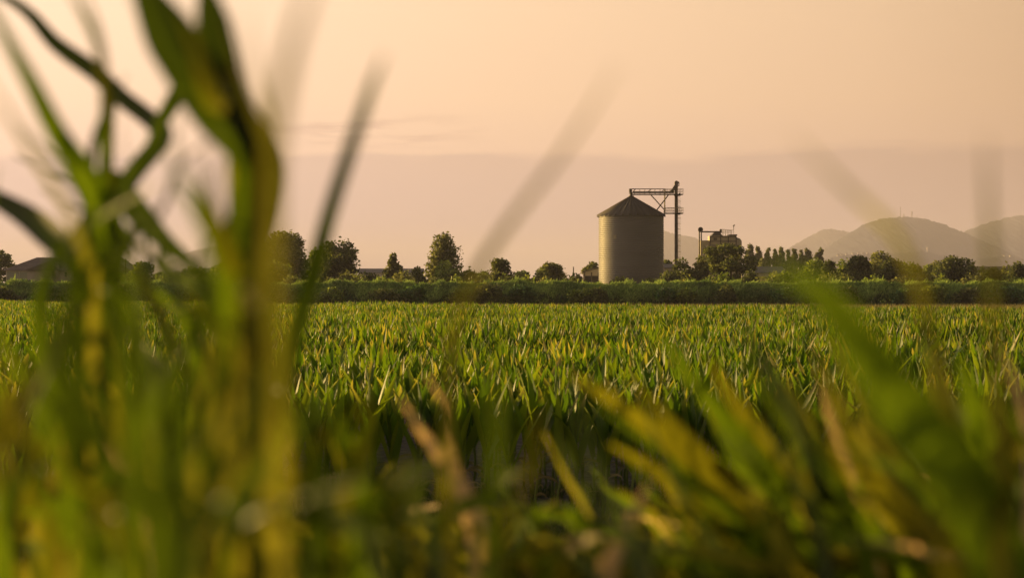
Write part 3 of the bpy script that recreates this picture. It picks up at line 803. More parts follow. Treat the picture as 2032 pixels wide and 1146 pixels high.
# small grain plant right of the silo
def grain_plant():
    D2 = 330.0; q = D2/F
    z2 = lambda py: CAMH+(HOR-py)*q
    ox = 1425
    o = empty('grain_plant', ((ox-1016)*q, D2, 0), 'small grain drying plant with square bins and a short conveyor, behind the open branched tree', 'grain plant')
    X = lambda px: (px-ox)*q
    bin_m = solid('olive_bin_sheet', (.62, .54, .34), (.50, .43, .27), .6, .6, .15)
    mb = MB(); mb.box(X(1389), X(1406), -1.0, 1.0, 0, z2(477)); mb.build('low_bin', bin_m, o)
    mb = MB(); mb.box(X(1407), X(1459), -1.6, 2.2, 0, z2(468)); mb.build('main_bin', bin_m, o)
    mb = MB()
    for px in (1407.5, 1428, 1443, 1458.5): mb.box(X(px)-.09, X(px)+.09, -1.72, -1.605, 0, z2(468.2))
    for py in (470, 479, 487, 497): mb.box(X(1407), X(1459), -1.69, -1.603, z2(py)-.08, z2(py)+.08)
    mb.build('bin_frame', M['steel'], o)
    mb = MB(); mb.box(X(1414), X(1421), -1.66, -1.603, z2(477), z2(472)); mb.build('panel', M['steel'], o)
    mb = MB(); n0 = len(mb.v)
    for y in (-1.5, 2.0): mb.v += [(X(1410), y, z2(467.9)), (X(1432), y, z2(467.9)), (X(1427), y, z2(461.5)), (X(1416), y, z2(461.5))]
    mb.f += [(0, 1, 2, 3), (7, 6, 5, 4), (0, 4, 5, 1), (1, 5, 6, 2), (2, 6, 7, 3), (3, 7, 4, 0)]
    mb.build('hopper_roof', M['steel'], o)
    mb = MB(); mb.tube([(X(1459.5), .3, 0), (X(1459.5), .3, z2(478)), (X(1459.8), .3, z2(472.5)), (X(1460), .3, z2(470.5))], [1.25, 1.25, .9, .3], 24); mb.build('round_bin', bin_m, o, smooth=True)
    mb = MB(); mb.box(X(1445), X(1460.5), -1.8, 2.3, z2(468.0)+.02, z2(465.4)); mb.build('top_box', M['steel'], o)
    mb = MB()
    for px, w in ((1387.6, 2.2), (1391.6, 2.0)): mb.box(X(px)-w*q/2, X(px)+w*q/2, -.25, .25, 0, z2(455))
    mb.build('elevator_leg', M['steel'], o)
    mb = MB(); mb.tube([(X(1390), -.35, z2(455.3)), (X(1390), .35, z2(455.3))], 4.9*q, 20); mb.tube([(X(1390), -.45, z2(455.3)), (X(1390), .45, z2(455.3))], 1.4*q, 12); mb.build('elevator_head', M['darksteel'], o)
    mb = MB(); mb.box(X(1393), X(1430), -.25, .25, z2(461), z2(458.4)); mb.box(X(1428), X(1432), -.35, .35, z2(462), z2(454.5)); mb.build('conveyor', M['darksteel'], o)
    mb = MB()
    for y in (-1.3, 1.8):
        mb.bar((X(1431), y, z2(455)), (X(1454), y, z2(457.5)), .07); mb.bar((X(1431), y, z2(460)), (X(1454), y, z2(461.5)), .05)
        for px in (1432, 1437.5, 1442, 1448.5, 1454): mb.bar((X(px), y, z2(467.9)), (X(px), y, z2(456.2)), .06)
    mb.build('railing', M['rail'], o)
    mb = MB(); mb.bar((X(1454), -1.3, z2(457)), (X(1454.2), -1.3, z2(448)), .09); mb.tube([(X(1453.6), -1.3, z2(449.5)), (X(1456), -1.3, z2(446))], [.16, .09], 8); mb.build('floodlight', M['darksteel'], o)
grain_plant()

# ------------------------------------------------------------------ farm buildings
M['wall'] = solid('plaster_wall', (.78, .72, .60), (.66, .60, .50), .8, .9)
M['wall2'] = solid('grey_plaster', (.55, .50, .43), (.44, .40, .35), .8, .9)
M['tile'] = solid('clay_roof_tiles', (.22, .165, .125), (.16, .12, .09), 1.2, .85)
M['tile2'] = solid('grey_roof_sheet', (.20, .17, .14), (.15, .13, .11), 1.2, .85)
M['pane'] = solid('dark_window', (.06, .06, .06), (.04, .04, .04), 2, .2)
M['door'] = solid('pale_door', (.45, .46, .36), (.38, .40, .30), 1, .6)
def prism(mb, x0, x1, y0, y1, ze, zr, ins=0.0, over=.4):
    """pitched or hipped roof (ins: how far the ridge stops short of each end), a closed solid"""
    x0, x1, y0, y1 = x0-over, x1+over, y0-over, y1+over
    ym = (y0+y1)/2; n = len(mb.v)
    mb.v += [(x0, y0, ze), (x1, y0, ze), (x1, y1, ze), (x0, y1, ze), (x0+ins, ym, zr), (x1-ins, ym, zr)]
    mb.f += [tuple(n+i for i in f) for f in ((0, 1, 5, 4), (2, 3, 4, 5), (3, 0, 4), (1, 2, 5), (3, 2, 1, 0))]
def farmhouse():
    D3 = 265.0; q = D3/F; z3 = lambda py: CAMH+(HOR-py)*q
    o = empty('farmhouse', ((90-1016)*q, D3, 0), 'low farmhouse with a hipped tiled roof, chimney and pale garage front, far left', 'house')
    X = lambda px: (px-90)*q
    mb = MB(); mb.box(X(12), X(172), 0, 8, 0, z3(536.3)); mb.build('wall', M['wall'], o)
    mb = MB(); prism(mb, X(10), X(172), 0, 8, z3(536), z3(509.5), 4.2); rf = mb.build('roof', M['tile'], o)
    mb = MB(); n = 0
    mb.box(X(62), X(110), -2.2, -.02, 0, z3(537)); mb.build('porch_wall', M['wall2'], o)
    mb = MB(); x0, x1, xm = X(58), X(116), X(108); za, zb = z3(536.5), z3(518)
    mb.v = [(x0, -2.7, za), (x1+.6, -2.7, za), (xm, -2.7, zb), (x0, 3, za), (x1+.6, 3, za), (xm, 3, zb)]
    mb.f = [(0, 1, 2), (5, 4, 3), (0, 2, 5, 3), (1, 4, 5, 2), (0, 3, 4, 1)]
    mb.build('gable_roof', M['tile2'], o)
    mb = MB(); mb.box(X(115), X(121), 1.0, 1.6, z3(545), z3(519.5)); mb.box(X(114.3), X(121.7), .93, 1.67, z3(521), z3(520)); mb.build('chimney', M['wall2'], o).location = (0, -2.9+.0, 0)
    for a, b in ((14, 37), (39, 62)):
        mb = MB(); mb.box(X(a), X(b), -.08, -.003, 0, z3(539)); mb.build('garage_door', M['door'], o)
    for px in (131, 150, 167):
        mb = MB(); mb.box(X(px-2.6), X(px+2.6), -.05, -.003, z3(549), z3(540)); w = mb.build('window', M['pane'], o)
        mb = MB(); mb.box(X(px-3.3), X(px-2.6), -.09, -.002, z3(549.6), z3(539.4)); mb.box(X(px+2.6), X(px+3.3), -.09, -.002, z3(549.6), z3(539.4)); mb.box(X(px-2.6), X(px+2.6), -.09, -.002, z3(550), z3(549)); mb.box(X(px-2.6), X(px+2.6), -.09, -.002, z3(540), z3(539.4))
        mb.build('frame', M['wall'], w)
farmhouse()
def barn(name, px0, px1, eave, ridge, d, dep, label, cat, wall='wall2', roof='tile2', ins=0.0, door=None, along=True):
    q = d/F; z4 = lambda py: CAMH+(HOR-py)*q
    cx = (px0+px1)/2
    o = empty(name, ((cx-1016)*q, d, 0), label, cat)
    w = (px1-px0)*q/2
    mb = MB(); mb.box(-w, w, 0, dep, 0, z4(eave)-.02); mb.build('wall', M[wall], o)
    mb = MB()
    if along: prism(mb, -w, w, 0, dep, z4(eave), z4(ridge), ins)
    else:
        n = 0; e, rz = z4(eave), z4(ridge)
        mb.v = [(-w-.5, -.5, e), (w+.5, -.5, e), (0, -.5, rz), (-w-.5, dep+.5, e), (w+.5, dep+.5, e), (0, dep+.5, rz)]
        mb.f = [(0, 1, 2), (5, 4, 3), (0, 2, 5, 3), (1, 4, 5, 2), (0, 3, 4, 1)]
    mb.build('roof', M[roof], o)
    if door:
        for a, b, t in door:
            mb = MB(); mb.box((a-cx)*q, (b-cx)*q, -.06, -.004, 0, z4(t)); mb.build('door', M['pane'], o)
    return o
barn('farm_building', 168, 262, 541, 507, 300, 9, 'farm building with a steep dark gable roof right of the farmhouse', 'barn', 'wall2', 'tile', along=False)
barn('barn', 712, 836, 541, 532, 430, 10, 'long low barn with a flat pitched roof behind the cone shaped tree', 'barn', 'wall', 'tile2', door=[(722, 735, 547), (812, 826, 547)])
barn('shed', 1484, 1556, 541, 528, 310, 9, 'low shed with grey roof and pale wall below the poplar row', 'shed', 'wall', 'tile2', door=[(1490, 1500, 546)])
barn('long_shed', 1938, 2040, 538, 527.5, 330, 9, 'long dark roofed shed behind the bushes at the right', 'shed', 'wall2', 'tile', door=[(1950, 1960, 545)])
barn('far_barn', 372, 480, 541, 531, 380, 9, 'far low farm roof behind the tall foreground stems', 'barn', 'wall', 'tile')
def open_shed():
    d = 300.0; q = d/F; z4 = lambda py: CAMH+(HOR-py)*q; X = lambda px: (px-1172)*q
    o = empty('open_shed', ((1172-1016)*q, d, 0), 'open sided lean-to shed with sloping roof against the left of the silo', 'shed')
    mb = MB(); zl, zr = z4(541), z4(530.5)
    mb.v = [(X(1155), -.4, zl), (X(1190), -.4, zr), (X(1190), 8, zr), (X(1155), 8, zl), (X(1155), -.4, zl+.18), (X(1190), -.4, zr+.18), (X(1190), 8, zr+.18), (X(1155), 8, zl+.18)]
    mb.f = [(0, 3, 2, 1), (4, 5, 6, 7), (0, 1, 5, 4), (1, 2, 6, 5), (2, 3, 7, 6), (3, 0, 4, 7)]
    mb.build('roof', M['tile2'], o)
    mb = MB(); mb.v = [(X(1157), 0, 0), (X(1189), 0, 0), (X(1189), 0, z4(531.5)), (X(1157), 0, z4(541)), (X(1157), .2, 0), (X(1189), .2, 0), (X(1189), .2, z4(531.5)), (X(1157), .2, z4(541))]
    mb.f = [(0, 1, 2, 3), (7, 6, 5, 4), (0, 4, 5, 1), (1, 5, 6, 2), (2, 6, 7, 3), (3, 7, 4, 0)]
    mb.build('wall', M['wall'], o)
    mb = MB(); mb.box(X(1160), X(1189), -.06, -.003, 0, z4(547)); mb.build('shade_panel', M['pane'], o)  # dark panel on the wall stands for shade inside the open side
    for px in (1160, 1174, 1188):
        mb = MB(); mb.box(X(px)-.09, X(px)+.09, -.25, -.07, 0, z4(540)); mb.build('post', M['steel'], o)
open_shed()
barn('low_shed', 1312, 1340, 531, 523, 320, 6, 'low grey shed between the silo and the elevator tower', 'shed', 'wall2', 'tile2')
def pole(px, top, d, label, arms):
    q = d/F; o = empty('utility_pole', ((px-1016)*q, d, 0), label, 'utility pole', 'utility poles')
    h = CAMH+(HOR-top)*q
    mb = MB(); mb.tube([(0, 0, -.2), (0, 0, h)], [.15, .10], 10); mb.build('post', M['bark'], o)
    if arms:
        mb = MB(); mb.box(-.6, .6, -.16, -.10, h-.5, h-.38)
        mb.build('crossarm', M['bark'], o)
pole(249.5, 512.5, 280, 'wooden utility pole right of the steep gabled farm building', True)
pole(915, 526, 330, 'thin far pole just right of the tall oval tree', False)
pole(1138, 529, 330, 'thin far pole between the wide bushy tree and the shed', False)

# masts and small houses on and below the hills
def hill_things():
    d = 5990.0; q = d/F; zt = lambda py: CAMH+(HOR-py)*q
    mm = M['steel']
    lab = {1788: 'tallest radio mast on the main hilltop', 1795: 'short radio mast between the two tall ones', 1811: 'radio mast with drum antennas, right of the tallest', 1821: 'lowest antenna at the right of the hilltop masts'}
    for px, top, w in ((1788, 410, 1.5), (1795, 423, 1.4), (1811, 419, 1.7), (1821, 427, 1.2)):
        o = empty('radio_mast', ((px-1016)*q, d+10, zt(434)), lab[px], 'radio mast', 'radio masts on the hilltop')
        b = zt(434)
        mb = MB(); mb.tube([(0, 0, 0), (0, 0, zt(top)-b)], [w*q*.5, w*q*.3], 6); mb.build('pole', mm, o)
        if px in (1811, 1795):
            mb = MB()
            for py in ((420, 424) if px == 1811 else (427,)): mb.tube([(0, 0, zt(py)-b-1.2), (0, 0, zt(py)-b+1.2)], 2.1*q, 10)
            mb.build('antenna_drum', mm, o)
    o = empty('hilltop_building', ((1797-1016)*q, d+12, zt(434)), 'flat building at the foot of the hilltop radio masts', 'building')
    mb = MB(); mb.box(-4*q, 3*q, 0, 10, 0, 4.2*q); mb.build('wall', mm, o)
    mb = MB(); mb.box(-4.3*q, 3.3*q, -1, 11, 4.25*q, 4.6*q); mb.build('roof', M['darksteel'], o)
    white = solid('white_render', (.75, .70, .62), (.68, .63, .56), .1, .9)
    r = np.random.default_rng(4)
    d2 = 4700.0; q2 = d2/F
    k = 0
    for px, py in ((1662, 507), (1670, 506), (1679, 505), (1691, 504), (1702, 503), (1711, 503), (1720, 503), (1733, 503), (1742, 503), (1990, 508), (2003, 509)):
        w = r.uniform(.9, 2.4)*q2; h = r.uniform(2.0, 3.4)*q2
        o = empty('village_house', ((px-1016)*q2, d2-14, CAMH+(HOR-py)*q2-1.5*q2), 'tiny white village house at the foot of the hills', 'house', 'village houses below the hills')
        mb = MB(); mb.box(-w, w, 0, 8, -6, h); mb.build('wall', white, o)
        mb = MB(); prism(mb, -w, w, 0, 8, h+.02, h+2.4); mb.build('roof', M['tile'], o)
    o = empty('white_tower', ((1838-1016)*q2, d2-14, CAMH+(HOR-499)*q2), 'small white tower on the low rise below the main hill', 'tower')
    mb = MB(); mb.box(-1.2*q2, 1.2*q2, 0, 3.4, -5, 9*q2); mb.build('wall', white, o)
    mb = MB(); mb.box(-1.5*q2, 1.5*q2, -.4, 3.8, 9.05*q2, 9.6*q2); mb.build('roof', M['tile'], o)
hill_things()

# ------------------------------------------------------------------ tall grass and reeds close to the camera
def catmull(P, n):
    P = [np.array(p, float) for p in P]
    P = [2*P[0]-P[1]] + P + [2*P[-1]-P[-2]]
    out = []
    m = len(P)-3
    for i in range(m):
        k = max(3, n//m)
        for t in np.linspace(0, 1, k, endpoint=(i == m-1)):
            a, b, c, d = P[i:i+4]
            out.append(.5*((2*b)+(c-a)*t+(2*a-5*b+4*c-d)*t*t+(3*b-a-3*c+d)*t**3))
    return np.array(out)
eye = np.array((0, 0, CAMH))
def blade(name, path, w, mat, parent, twist=0.0, tipfrac=.35, r=rng):
    """path from tip to foot (world); w: full width in metres"""
    P = catmull(path, 26)
    seg = np.linalg.norm(np.diff(P, axis=0), axis=1); s = np.concatenate([[0], np.cumsum(seg)]); s /= s[-1]
    T = np.gradient(P, axis=0); T /= np.linalg.norm(T, axis=1)[:, None]
    view = P-eye; view /= np.linalg.norm(view, axis=1)[:, None]
    side = np.cross(T, view); side /= np.linalg.norm(side, axis=1)[:, None]+1e-9
    nor = np.cross(T, side)
    tw = twist*.6 + .22*np.sin(s*5+twist*7)
    sd = side*np.cos(tw)[:, None]+nor*np.sin(tw)[:, None]
    fo = nor*np.cos(tw)[:, None]-side*np.sin(tw)[:, None]
    half = w/2*np.clip(s/tipfrac, .03, 1)**.7*(1-.45*np.clip((s-.6)/.4, 0, 1))
    V, Q = strip_leaf(P, half, sd, fo)
    o = np_mesh(name, V - np.array(parent.location), Q, mat, parent, smooth=True)
    return o
class Plant:
    def __init__(s, name, px, d, label, cat='reed', stem_top=None, stem_w=.012, mat='reed', seed=0, group='tall reeds close to the camera'):
        s.r = np.random.default_rng(seed+int(px))
        s.base = Vector(((px-1016)*d/F, d, 0))
        s.o = empty(name, s.base, label, cat, group)
        s.mat = mat
        top = stem_top if stem_top is not None else 1.62
        mb = MB(); n = 9
        jit = s.r.normal(0, .012, (n, 2))
        pts = [(jit[i, 0]*i/n, jit[i, 1]*i/n, top*i/(n-1)) for i in range(n)]
        mb.tube(pts, [stem_w*(1-.45*i/n) for i in range(n)], 8)
        mb.build('stem', M['stalk'], s.o, smooth=True)
        s.top = top
    def leaf(s, pxs, w, d, mat=None, foot=True, twist=None, tip=.35, label=None):
        """pxs: photograph pixels from tip to foot, d: distance at tip and foot, w: width in pixels"""
        d0, d1 = d if isinstance(d, tuple) else (d, d)
        n = len(pxs)
        P = [at(px, py, d0+(d1-d0)*i/(n-1)) for i, (px, py) in enumerate(pxs)]
        if foot:
            last = P[-1]; prev = P[-2]
            t = (last-prev).normalized()
            zj = min(last.z-.12, s.top*s.r.uniform(.55, .98))
            mid = last + t*.10
            P += [Vector(((mid.x+s.base.x)/2, (mid.y+s.base.y)/2, (mid.z+zj)/2)), Vector((s.base.x, s.base.y, zj))]
        tw = s.r.normal()*.35 if twist is None else twist
        o = blade('leaf', P, 1.3*w*(d0+d1)/2/F, M[mat or s.mat], s.o, tw, tip)
        if label: o['label'] = label
        return o

# left clump: two thick shoots against the sky
p = Plant('reed', 175, 1.5, 'tall olive reed shoot at the far left, its leaves fanning out against the sky', stem_top=1.55, stem_w=.013)
p.leaf([(215, 300), (212, 380), (214, 470), (200, 560), (185, 650), (178, 760), (172, 900), (170, 1080)], 74, 1.5, 'reed_dark', twist=.1, tip=.3)
p.leaf([(-90, -60), (45, 15), (110, 85), (190, 142), (240, 190), (295, 232), (322, 262), (312, 290), (262, 350), (222, 420), (205, 520)], 30, (1.7, 1.5), 'reed_dark', twist=.1, tip=.15)
p.leaf([(208, 140), (206, 220), (204, 290), (205, 340), (212, 410), (208, 520)], 24, 1.5, 'reed_dark', twist=.0, tip=.2)
p.leaf([(-40, -30), (15, 75), (65, 165), (115, 262), (165, 335), (200, 400), (204, 520)], 40, (1.0, 1.5), 'reed', twist=.2, tip=.2)
p.leaf([(-120, 330), (-20, 385), (55, 428), (110, 472), (160, 520), (188, 600), (182, 720)], 46, (1.7, 1.5), 'reed_dark', twist=.1, tip=.15)
p.leaf([(420, 560), (375, 520), (325, 480), (275, 425), (235, 385), (214, 372), (205, 440), (200, 560)], 74, (1.6, 1.5), 'reed_dark', twist=.1, tip=.25)
p.leaf([(250, 150), (200, 240), (180, 330), (190, 420), (205, 560)], 34, (1.3, 1.5), 'reed_dark', twist=.5, tip=.3)
p.leaf([(150, -40), (190, 60), (205, 140), (215, 240), (215, 330)], 24, (.8, 1.5), 'reed_lit_olive', twist=.6, tip=.3)
p2 = Plant('reed', 462, 1.15, 'thick dark green reed shoot left of centre, broad blades bending up out of the picture', stem_top=1.55, stem_w=.013)
p2.leaf([(255, -70), (300, 5), (345, 80), (395, 160), (440, 225), (492, 275), (520, 330), (512, 410), (490, 500), (472, 600), (466, 720), (462, 900)], 82, 1.1, 'reed_dark', twist=.05, tip=.04)
p2.leaf([(400, -60), (418, 20), (440, 110), (462, 200), (500, 265), (522, 330), (516, 410)], 54, 1.1, 'reed_dark', twist=.05, tip=.04)
p2.leaf([(548, 268), (530, 300), (500, 400), (485, 500), (470, 640), (466, 780), (460, 960)], 58, 1.1, 'reed_dark', twist=.0, tip=.25)
p2.leaf([(462, 200), (463, 280), (468, 350), (480, 420), (486, 520), (470, 680)], 34, 1.2, 'reed_dark', twist=.0, tip=.2)
p2.leaf([(385, 60), (380, 130), (352, 185), (318, 245), (290, 320)], 26, (1.6, 1.5), 'reed_dark', foot=False, twist=.2, tip=.2)
p2.leaf([(350, 370), (385, 410), (410, 445), (440, 480), (470, 560)], 24, (1.5, 1.2), 'reed_blue', twist=.2, tip=.4)
p2.leaf([(360, 20), (390, 90), (405, 150), (430, 215), (470, 270)], 40, (.7, 1.15), 'reed_lit_olive', twist=.4, tip=.3)
p2.leaf([(430, 290), (415, 380), (440, 470), (470, 560), (468, 700)], 40, (.65, 1.15), 'reed_lit_olive', twist=.4, tip=.3)
for pts, w, d, m in (([(-60, 20), (10, 60), (50, 150), (95, 240), (150, 330), (190, 430), (195, 560)], 26, (1.1, 1.4), 'reed'),
                     ([(110, -60), (160, 20), (195, 100), (206, 170), (208, 260), (206, 380)], 22, (1.0, 1.4), 'reed'),
                     ([(-60, 120), (20, 230), (80, 330), (140, 430), (180, 540), (185, 660)], 22, (.7, 1.3), 'reed_lit_pale'),
                     ([(330, 240), (280, 300), (250, 360), (225, 430), (205, 540)], 26, (1.5, 1.4), 'reed'),
                     ([(300, 400), (262, 452), (232, 500), (206, 570), (195, 680)], 40, (1.0, 1.4), 'reed'),
                     ([(60, 420), (105, 470), (140, 520), (165, 590), (178, 700)], 40, (1.2, 1.4), 'reed_dark')):
    p.leaf(pts, w, d, m)
for pts, w, d, m in (([(215, 860), (245, 910), (268, 980), (282, 1060), (300, 1200)], 50, (.8, .9), 'dry'),
                     ([(470, 20), (490, 120), (520, 220), (552, 330), (540, 450), (500, 600), (480, 760)], 30, (.42, .9), 'reed_lit_pale'),
                     ([(345, 190), (338, 280), (365, 370), (410, 460), (440, 560), (455, 700)], 30, (.6, 1.0), 'reed'),
                     ([(245, -50), (300, 60), (352, 150), (400, 215), (450, 270), (482, 350), (480, 470)], 20, (.7, 1.0), 'reed'),
                     ([(390, 330), (398, 400), (420, 470), (445, 560), (455, 680)], 30, (.9, 1.1), 'reed'),
                     ([(560, 420), (530, 500), (500, 600), (478, 720), (468, 860)], 40, (.8, 1.0), 'reed_dark'),
                     ([(360, 520), (390, 580), (425, 660), (450, 760), (460, 900)], 46, (.8, 1.0), 'reed_dark')):
    p2.leaf(pts, w, d, m)
rl = np.random.default_rng(55)
pt = Plant('reed', 300, 1.7, 'fine leaved reed behind the two left shoots, many thin crossing blades', stem_top=1.5, stem_w=.008)
for k in range(34):
    x0 = rl.uniform(-30, 590); y0 = rl.uniform(230, 700) if x0 < 480 else rl.uniform(430, 760)
    x1 = rl.uniform(60, 520); dr = rl.normal(0, 60)
    y1 = max(y0+120, rl.uniform(620, 1000))
    pt.leaf([(x0, y0), ((x0*2+x1)/3+dr*.6, y0+(y1-y0)*.22), ((x0+x1)/2+dr, (y0+y1)/2), (x1, y1), ((x1+300)/2, 1200)], rl.uniform(16, 34), (rl.uniform(.8, 1.9), rl.uniform(1.2, 1.8)), rl.choice(['reed_dark', 'reed', 'reed_lit_olive', 'reed_blue'], p=[.62, .20, .10, .08]), tip=.4)
pv = Plant('reed', 330, .6, 'very near reed whose soft olive leaves veil the middle of the left thicket', stem_top=1.6, stem_w=.008)
for pts, w, d, m in (([(250, 470), (255, 600), (270, 760), (300, 1000), (320, 1200)], 60, .5, 'reed'),
                     ([(330, 500), (340, 620), (350, 780), (345, 1000), (335, 1200)], 56, .5, 'reed_dark'),
                     ([(420, 520), (412, 640), (400, 800), (370, 1000), (345, 1200)], 50, .55, 'reed_dark'),
                     ([(110, 520), (130, 640), (180, 800), (260, 1000), (310, 1200)], 56, .6, 'reed_dark'),
                     ([(560, 640), (520, 760), (460, 900), (390, 1050), (345, 1200)], 56, .7, 'reed_dark'),
                     ([(200, 560), (215, 680), (250, 820), (300, 1000), (325, 1200)], 60, .6, 'reed_dark'),
                     ([(690, 760), (610, 830), (520, 930), (430, 1060), (350, 1200)], 80, .75, 'reed')):
    pv.leaf(pts, w, d, m, tip=.3)
# blades rising against the sky
p3 = Plant('reed', 560, .55, 'slender reed with one pale blade crossing the sky left of centre', stem_top=1.6, stem_w=.007)
p3.leaf([(640, -90), (600, 30), (572, 130), (550, 260), (545, 400), (548, 600), (555, 900), (560, 1160)], 24, (.5, .65), 'reed_lit_pale', twist=.3, tip=.05)
p3.leaf([(762, 110), (735, 180), (700, 285), (655, 425), (625, 540), (590, 660), (560, 800), (550, 1000), (550, 1180)], 28, (.8, 1.9), 'reed', twist=.1, tip=.2)
p4 = Plant('reed', 900, .5, 'slender reed whose faint blade leans up to the right before the silo', stem_top=1.62, stem_w=.007)
p4.leaf([(1225, 130), (1165, 230), (1105, 320), (1040, 405), (985, 480), (940, 555), (905, 650), (890, 800), (890, 1000), (895, 1190)], 22, (.7, 1.1), 'reed_lit_pale', twist=.2, tip=.25)
p4.leaf([(990, 610), (985, 690), (985, 790), (990, 900), (985, 1040), (970, 1190)], 64, .75, 'reed', twist=.1, tip=.4)
p4.leaf([(1125, 740), (1150, 830), (1180, 920), (1215, 1000), (1250, 1080), (1280, 1190)], 52, .9, 'reed_blue', twist=.2, tip=.4)
p5 = Plant('reed', 1985, .55, 'slender reed at the right with two faint upright blades before the hills', stem_top=1.62, stem_w=.007)
p5.leaf([(1575, 270), (1640, 335), (1705, 395), (1765, 450), (1805, 515), (1835, 600), (1862, 720), (1900, 860), (1950, 1010), (1985, 1190)], 28, (.65, .95), 'reed_lit_pale', twist=.1, tip=.3)
p5.leaf([(1958, 270), (1960, 360), (1964, 450), (1969, 560), (1975, 700), (1985, 860), (1990, 1190)], 28, (.65, .9), 'reed_lit_pale', twist=.1, tip=.25)
p6 = Plant('reed', 2010, 1.2, 'broad leaved bright green reed at the right, one wide blade slanting up to the left', stem_top=1.6, stem_w=.010)
p6.leaf([(1530, 520), (1610, 565), (1670, 625), (1725, 700), (1790, 790), (1860, 880), (1930, 980), (2000, 1120), (2020, 1200)], 112, (.62, 1.0), 'reed', twist=.05, tip=.3)
p6.leaf([(1650, 700), (1720, 800), (1800, 900), (1890, 1010), (1960, 1160)], 70, .8, 'reed', twist=.3)
p6.leaf([(1990, 690), (2015, 760), (2040, 850), (2050, 1000), (2040, 1190)], 44, 1.3, 'dry', twist=.2, label='dry straw coloured leaf')
p6.leaf([(1500, 790), (1610, 860), (1720, 940), (1830, 1050), (1900, 1180)], 56, .7, 'reed_lit_olive', twist=.3)
p7 = Plant('reed', 1750, 1.7, 'reed with two dry straw coloured leaves, right of centre', stem_top=1.6, stem_w=.010)
p7.leaf([(1628, 770), (1650, 830), (1678, 890), (1700, 950), (1712, 1030), (1722, 1180)], 62, 1.7, 'dry', twist=.1, tip=.4, label='dry straw coloured leaf')
p7.leaf([(1726, 900), (1732, 960), (1742, 1020), (1748, 1075), (1752, 1180)], 46, 1.9, 'dry', twist=.1, tip=.5, label='dry straw coloured leaf')
p7.leaf([(1480, 690), (1525, 790), (1590, 890), (1650, 1000), (1720, 1180)], 44, 1.5, 'reed', twist=.2)
p7.leaf([(1330, 690), (1410, 790), (1490, 890), (1570, 980), (1650, 1090), (1700, 1190)], 52, 1.5, 'reed_lit_olive', twist=.3)
p7.leaf([(1240, 740), (1330, 830), (1420, 920), (1520, 1020), (1600, 1190)], 48, 1.5, 'reed_lit_olive', twist=.2)
p7.leaf([(1180, 800), (1290, 880), (1400, 970), (1500, 1080), (1560, 1190)], 44, 1.5, 'reed', twist=.3)
pw = Plant('reed', 1640, 1.6, 'reed right of centre with many olive blades slanting up to the left', stem_top=1.6, stem_w=.009)
for pts, w, d, m in (([(1130, 740), (1230, 800), (1330, 870), (1430, 950), (1540, 1060), (1620, 1200)], 50, (1.36, 1.61), 'reed_lit_olive'),
                     ([(1290, 640), (1350, 720), (1430, 820), (1520, 930), (1600, 1060), (1640, 1200)], 46, (1.27, 1.61), 'reed'),
                     ([(1400, 700), (1460, 800), (1540, 900), (1610, 1010), (1650, 1200)], 56, (1.36, 1.61), 'reed_lit_olive'),
                     ([(1210, 880), (1300, 930), (1400, 1010), (1500, 1090), (1600, 1200)], 60, (1.44, 1.70), 'reed_lit_olive'),
                     ([(1440, 840), (1520, 900), (1590, 980), (1640, 1080), (1660, 1200)], 60, (1.53, 1.70), 'reed'),
                     ([(1470, 640), (1530, 740), (1590, 850), (1640, 980), (1660, 1200)], 44, (1.19, 1.61), 'reed_blue'),
                     ([(1560, 760), (1600, 850), (1650, 960), (1680, 1080), (1660, 1200)], 60, (1.53, 1.70), 'reed_lit_olive')):
    pw.leaf(pts, w, d, m, tip=.3)
px_ = Plant('reed', 1930, 1.55, 'leafy reed behind the wide slanting green blade, blades coloured sunlit olive', stem_top=1.6, stem_w=.009)
for pts, w, d, m in (([(1780, 760), (1830, 850), (1880, 950), (1920, 1060), (1935, 1200)], 66, (1.36, 1.61), 'reed_lit_olive'),
                     ([(1900, 700), (1930, 800), (1960, 920), (1960, 1050), (1940, 1200)], 60, (1.36, 1.61), 'reed'),
                     ([(1700, 880), (1770, 960), (1840, 1050), (1910, 1200)], 70, (1.44, 1.61), 'reed_lit_olive'),
                     ([(2040, 800), (2000, 900), (1970, 1000), (1950, 1200)], 70, (1.36, 1.61), 'reed_lit_olive'),
                     ([(1840, 600), (1860, 720), (1890, 850), (1930, 1000), (1940, 1200)], 46, (1.19, 1.61), 'reed_blue')):
    px_.leaf(pts, w, d, m, tip=.3)
p8 = Plant('reed', 960, 1.5, 'reed with a pale dry stalk like leaf sloping down near the centre', stem_top=1.62, stem_w=.009)
p8.leaf([(790, 780), (830, 845), (875, 905), (915, 960), (940, 1015), (955, 1080), (960, 1190)], 36, 1.5, 'dry', twist=.1, tip=.25, label='dry straw coloured leaf')
p8.leaf([(845, 745), (880, 800), (895, 870), (905, 940), (930, 1030), (950, 1180)], 30, 1.7, 'dry', twist=.5, tip=.3, label='dry straw coloured leaf')
p8.leaf([(1070, 800), (1060, 900), (1030, 1000), (990, 1180)], 52, .9, 'reed_lit_olive', twist=.7)
p9 = Plant('reed', 1210, 1.0, 'reed with one dry leaf standing up low in the middle', stem_top=1.6, stem_w=.009)
p9.leaf([(1285, 960), (1262, 1010), (1235, 1060), (1215, 1120), (1205, 1190)], 62, 1.25, 'dry', twist=.1, tip=.35, label='dry straw coloured leaf')
p9.leaf([(1050, 1010), (1100, 1060), (1150, 1110), (1190, 1190)], 50, .8, 'reed_blue', twist=.3)

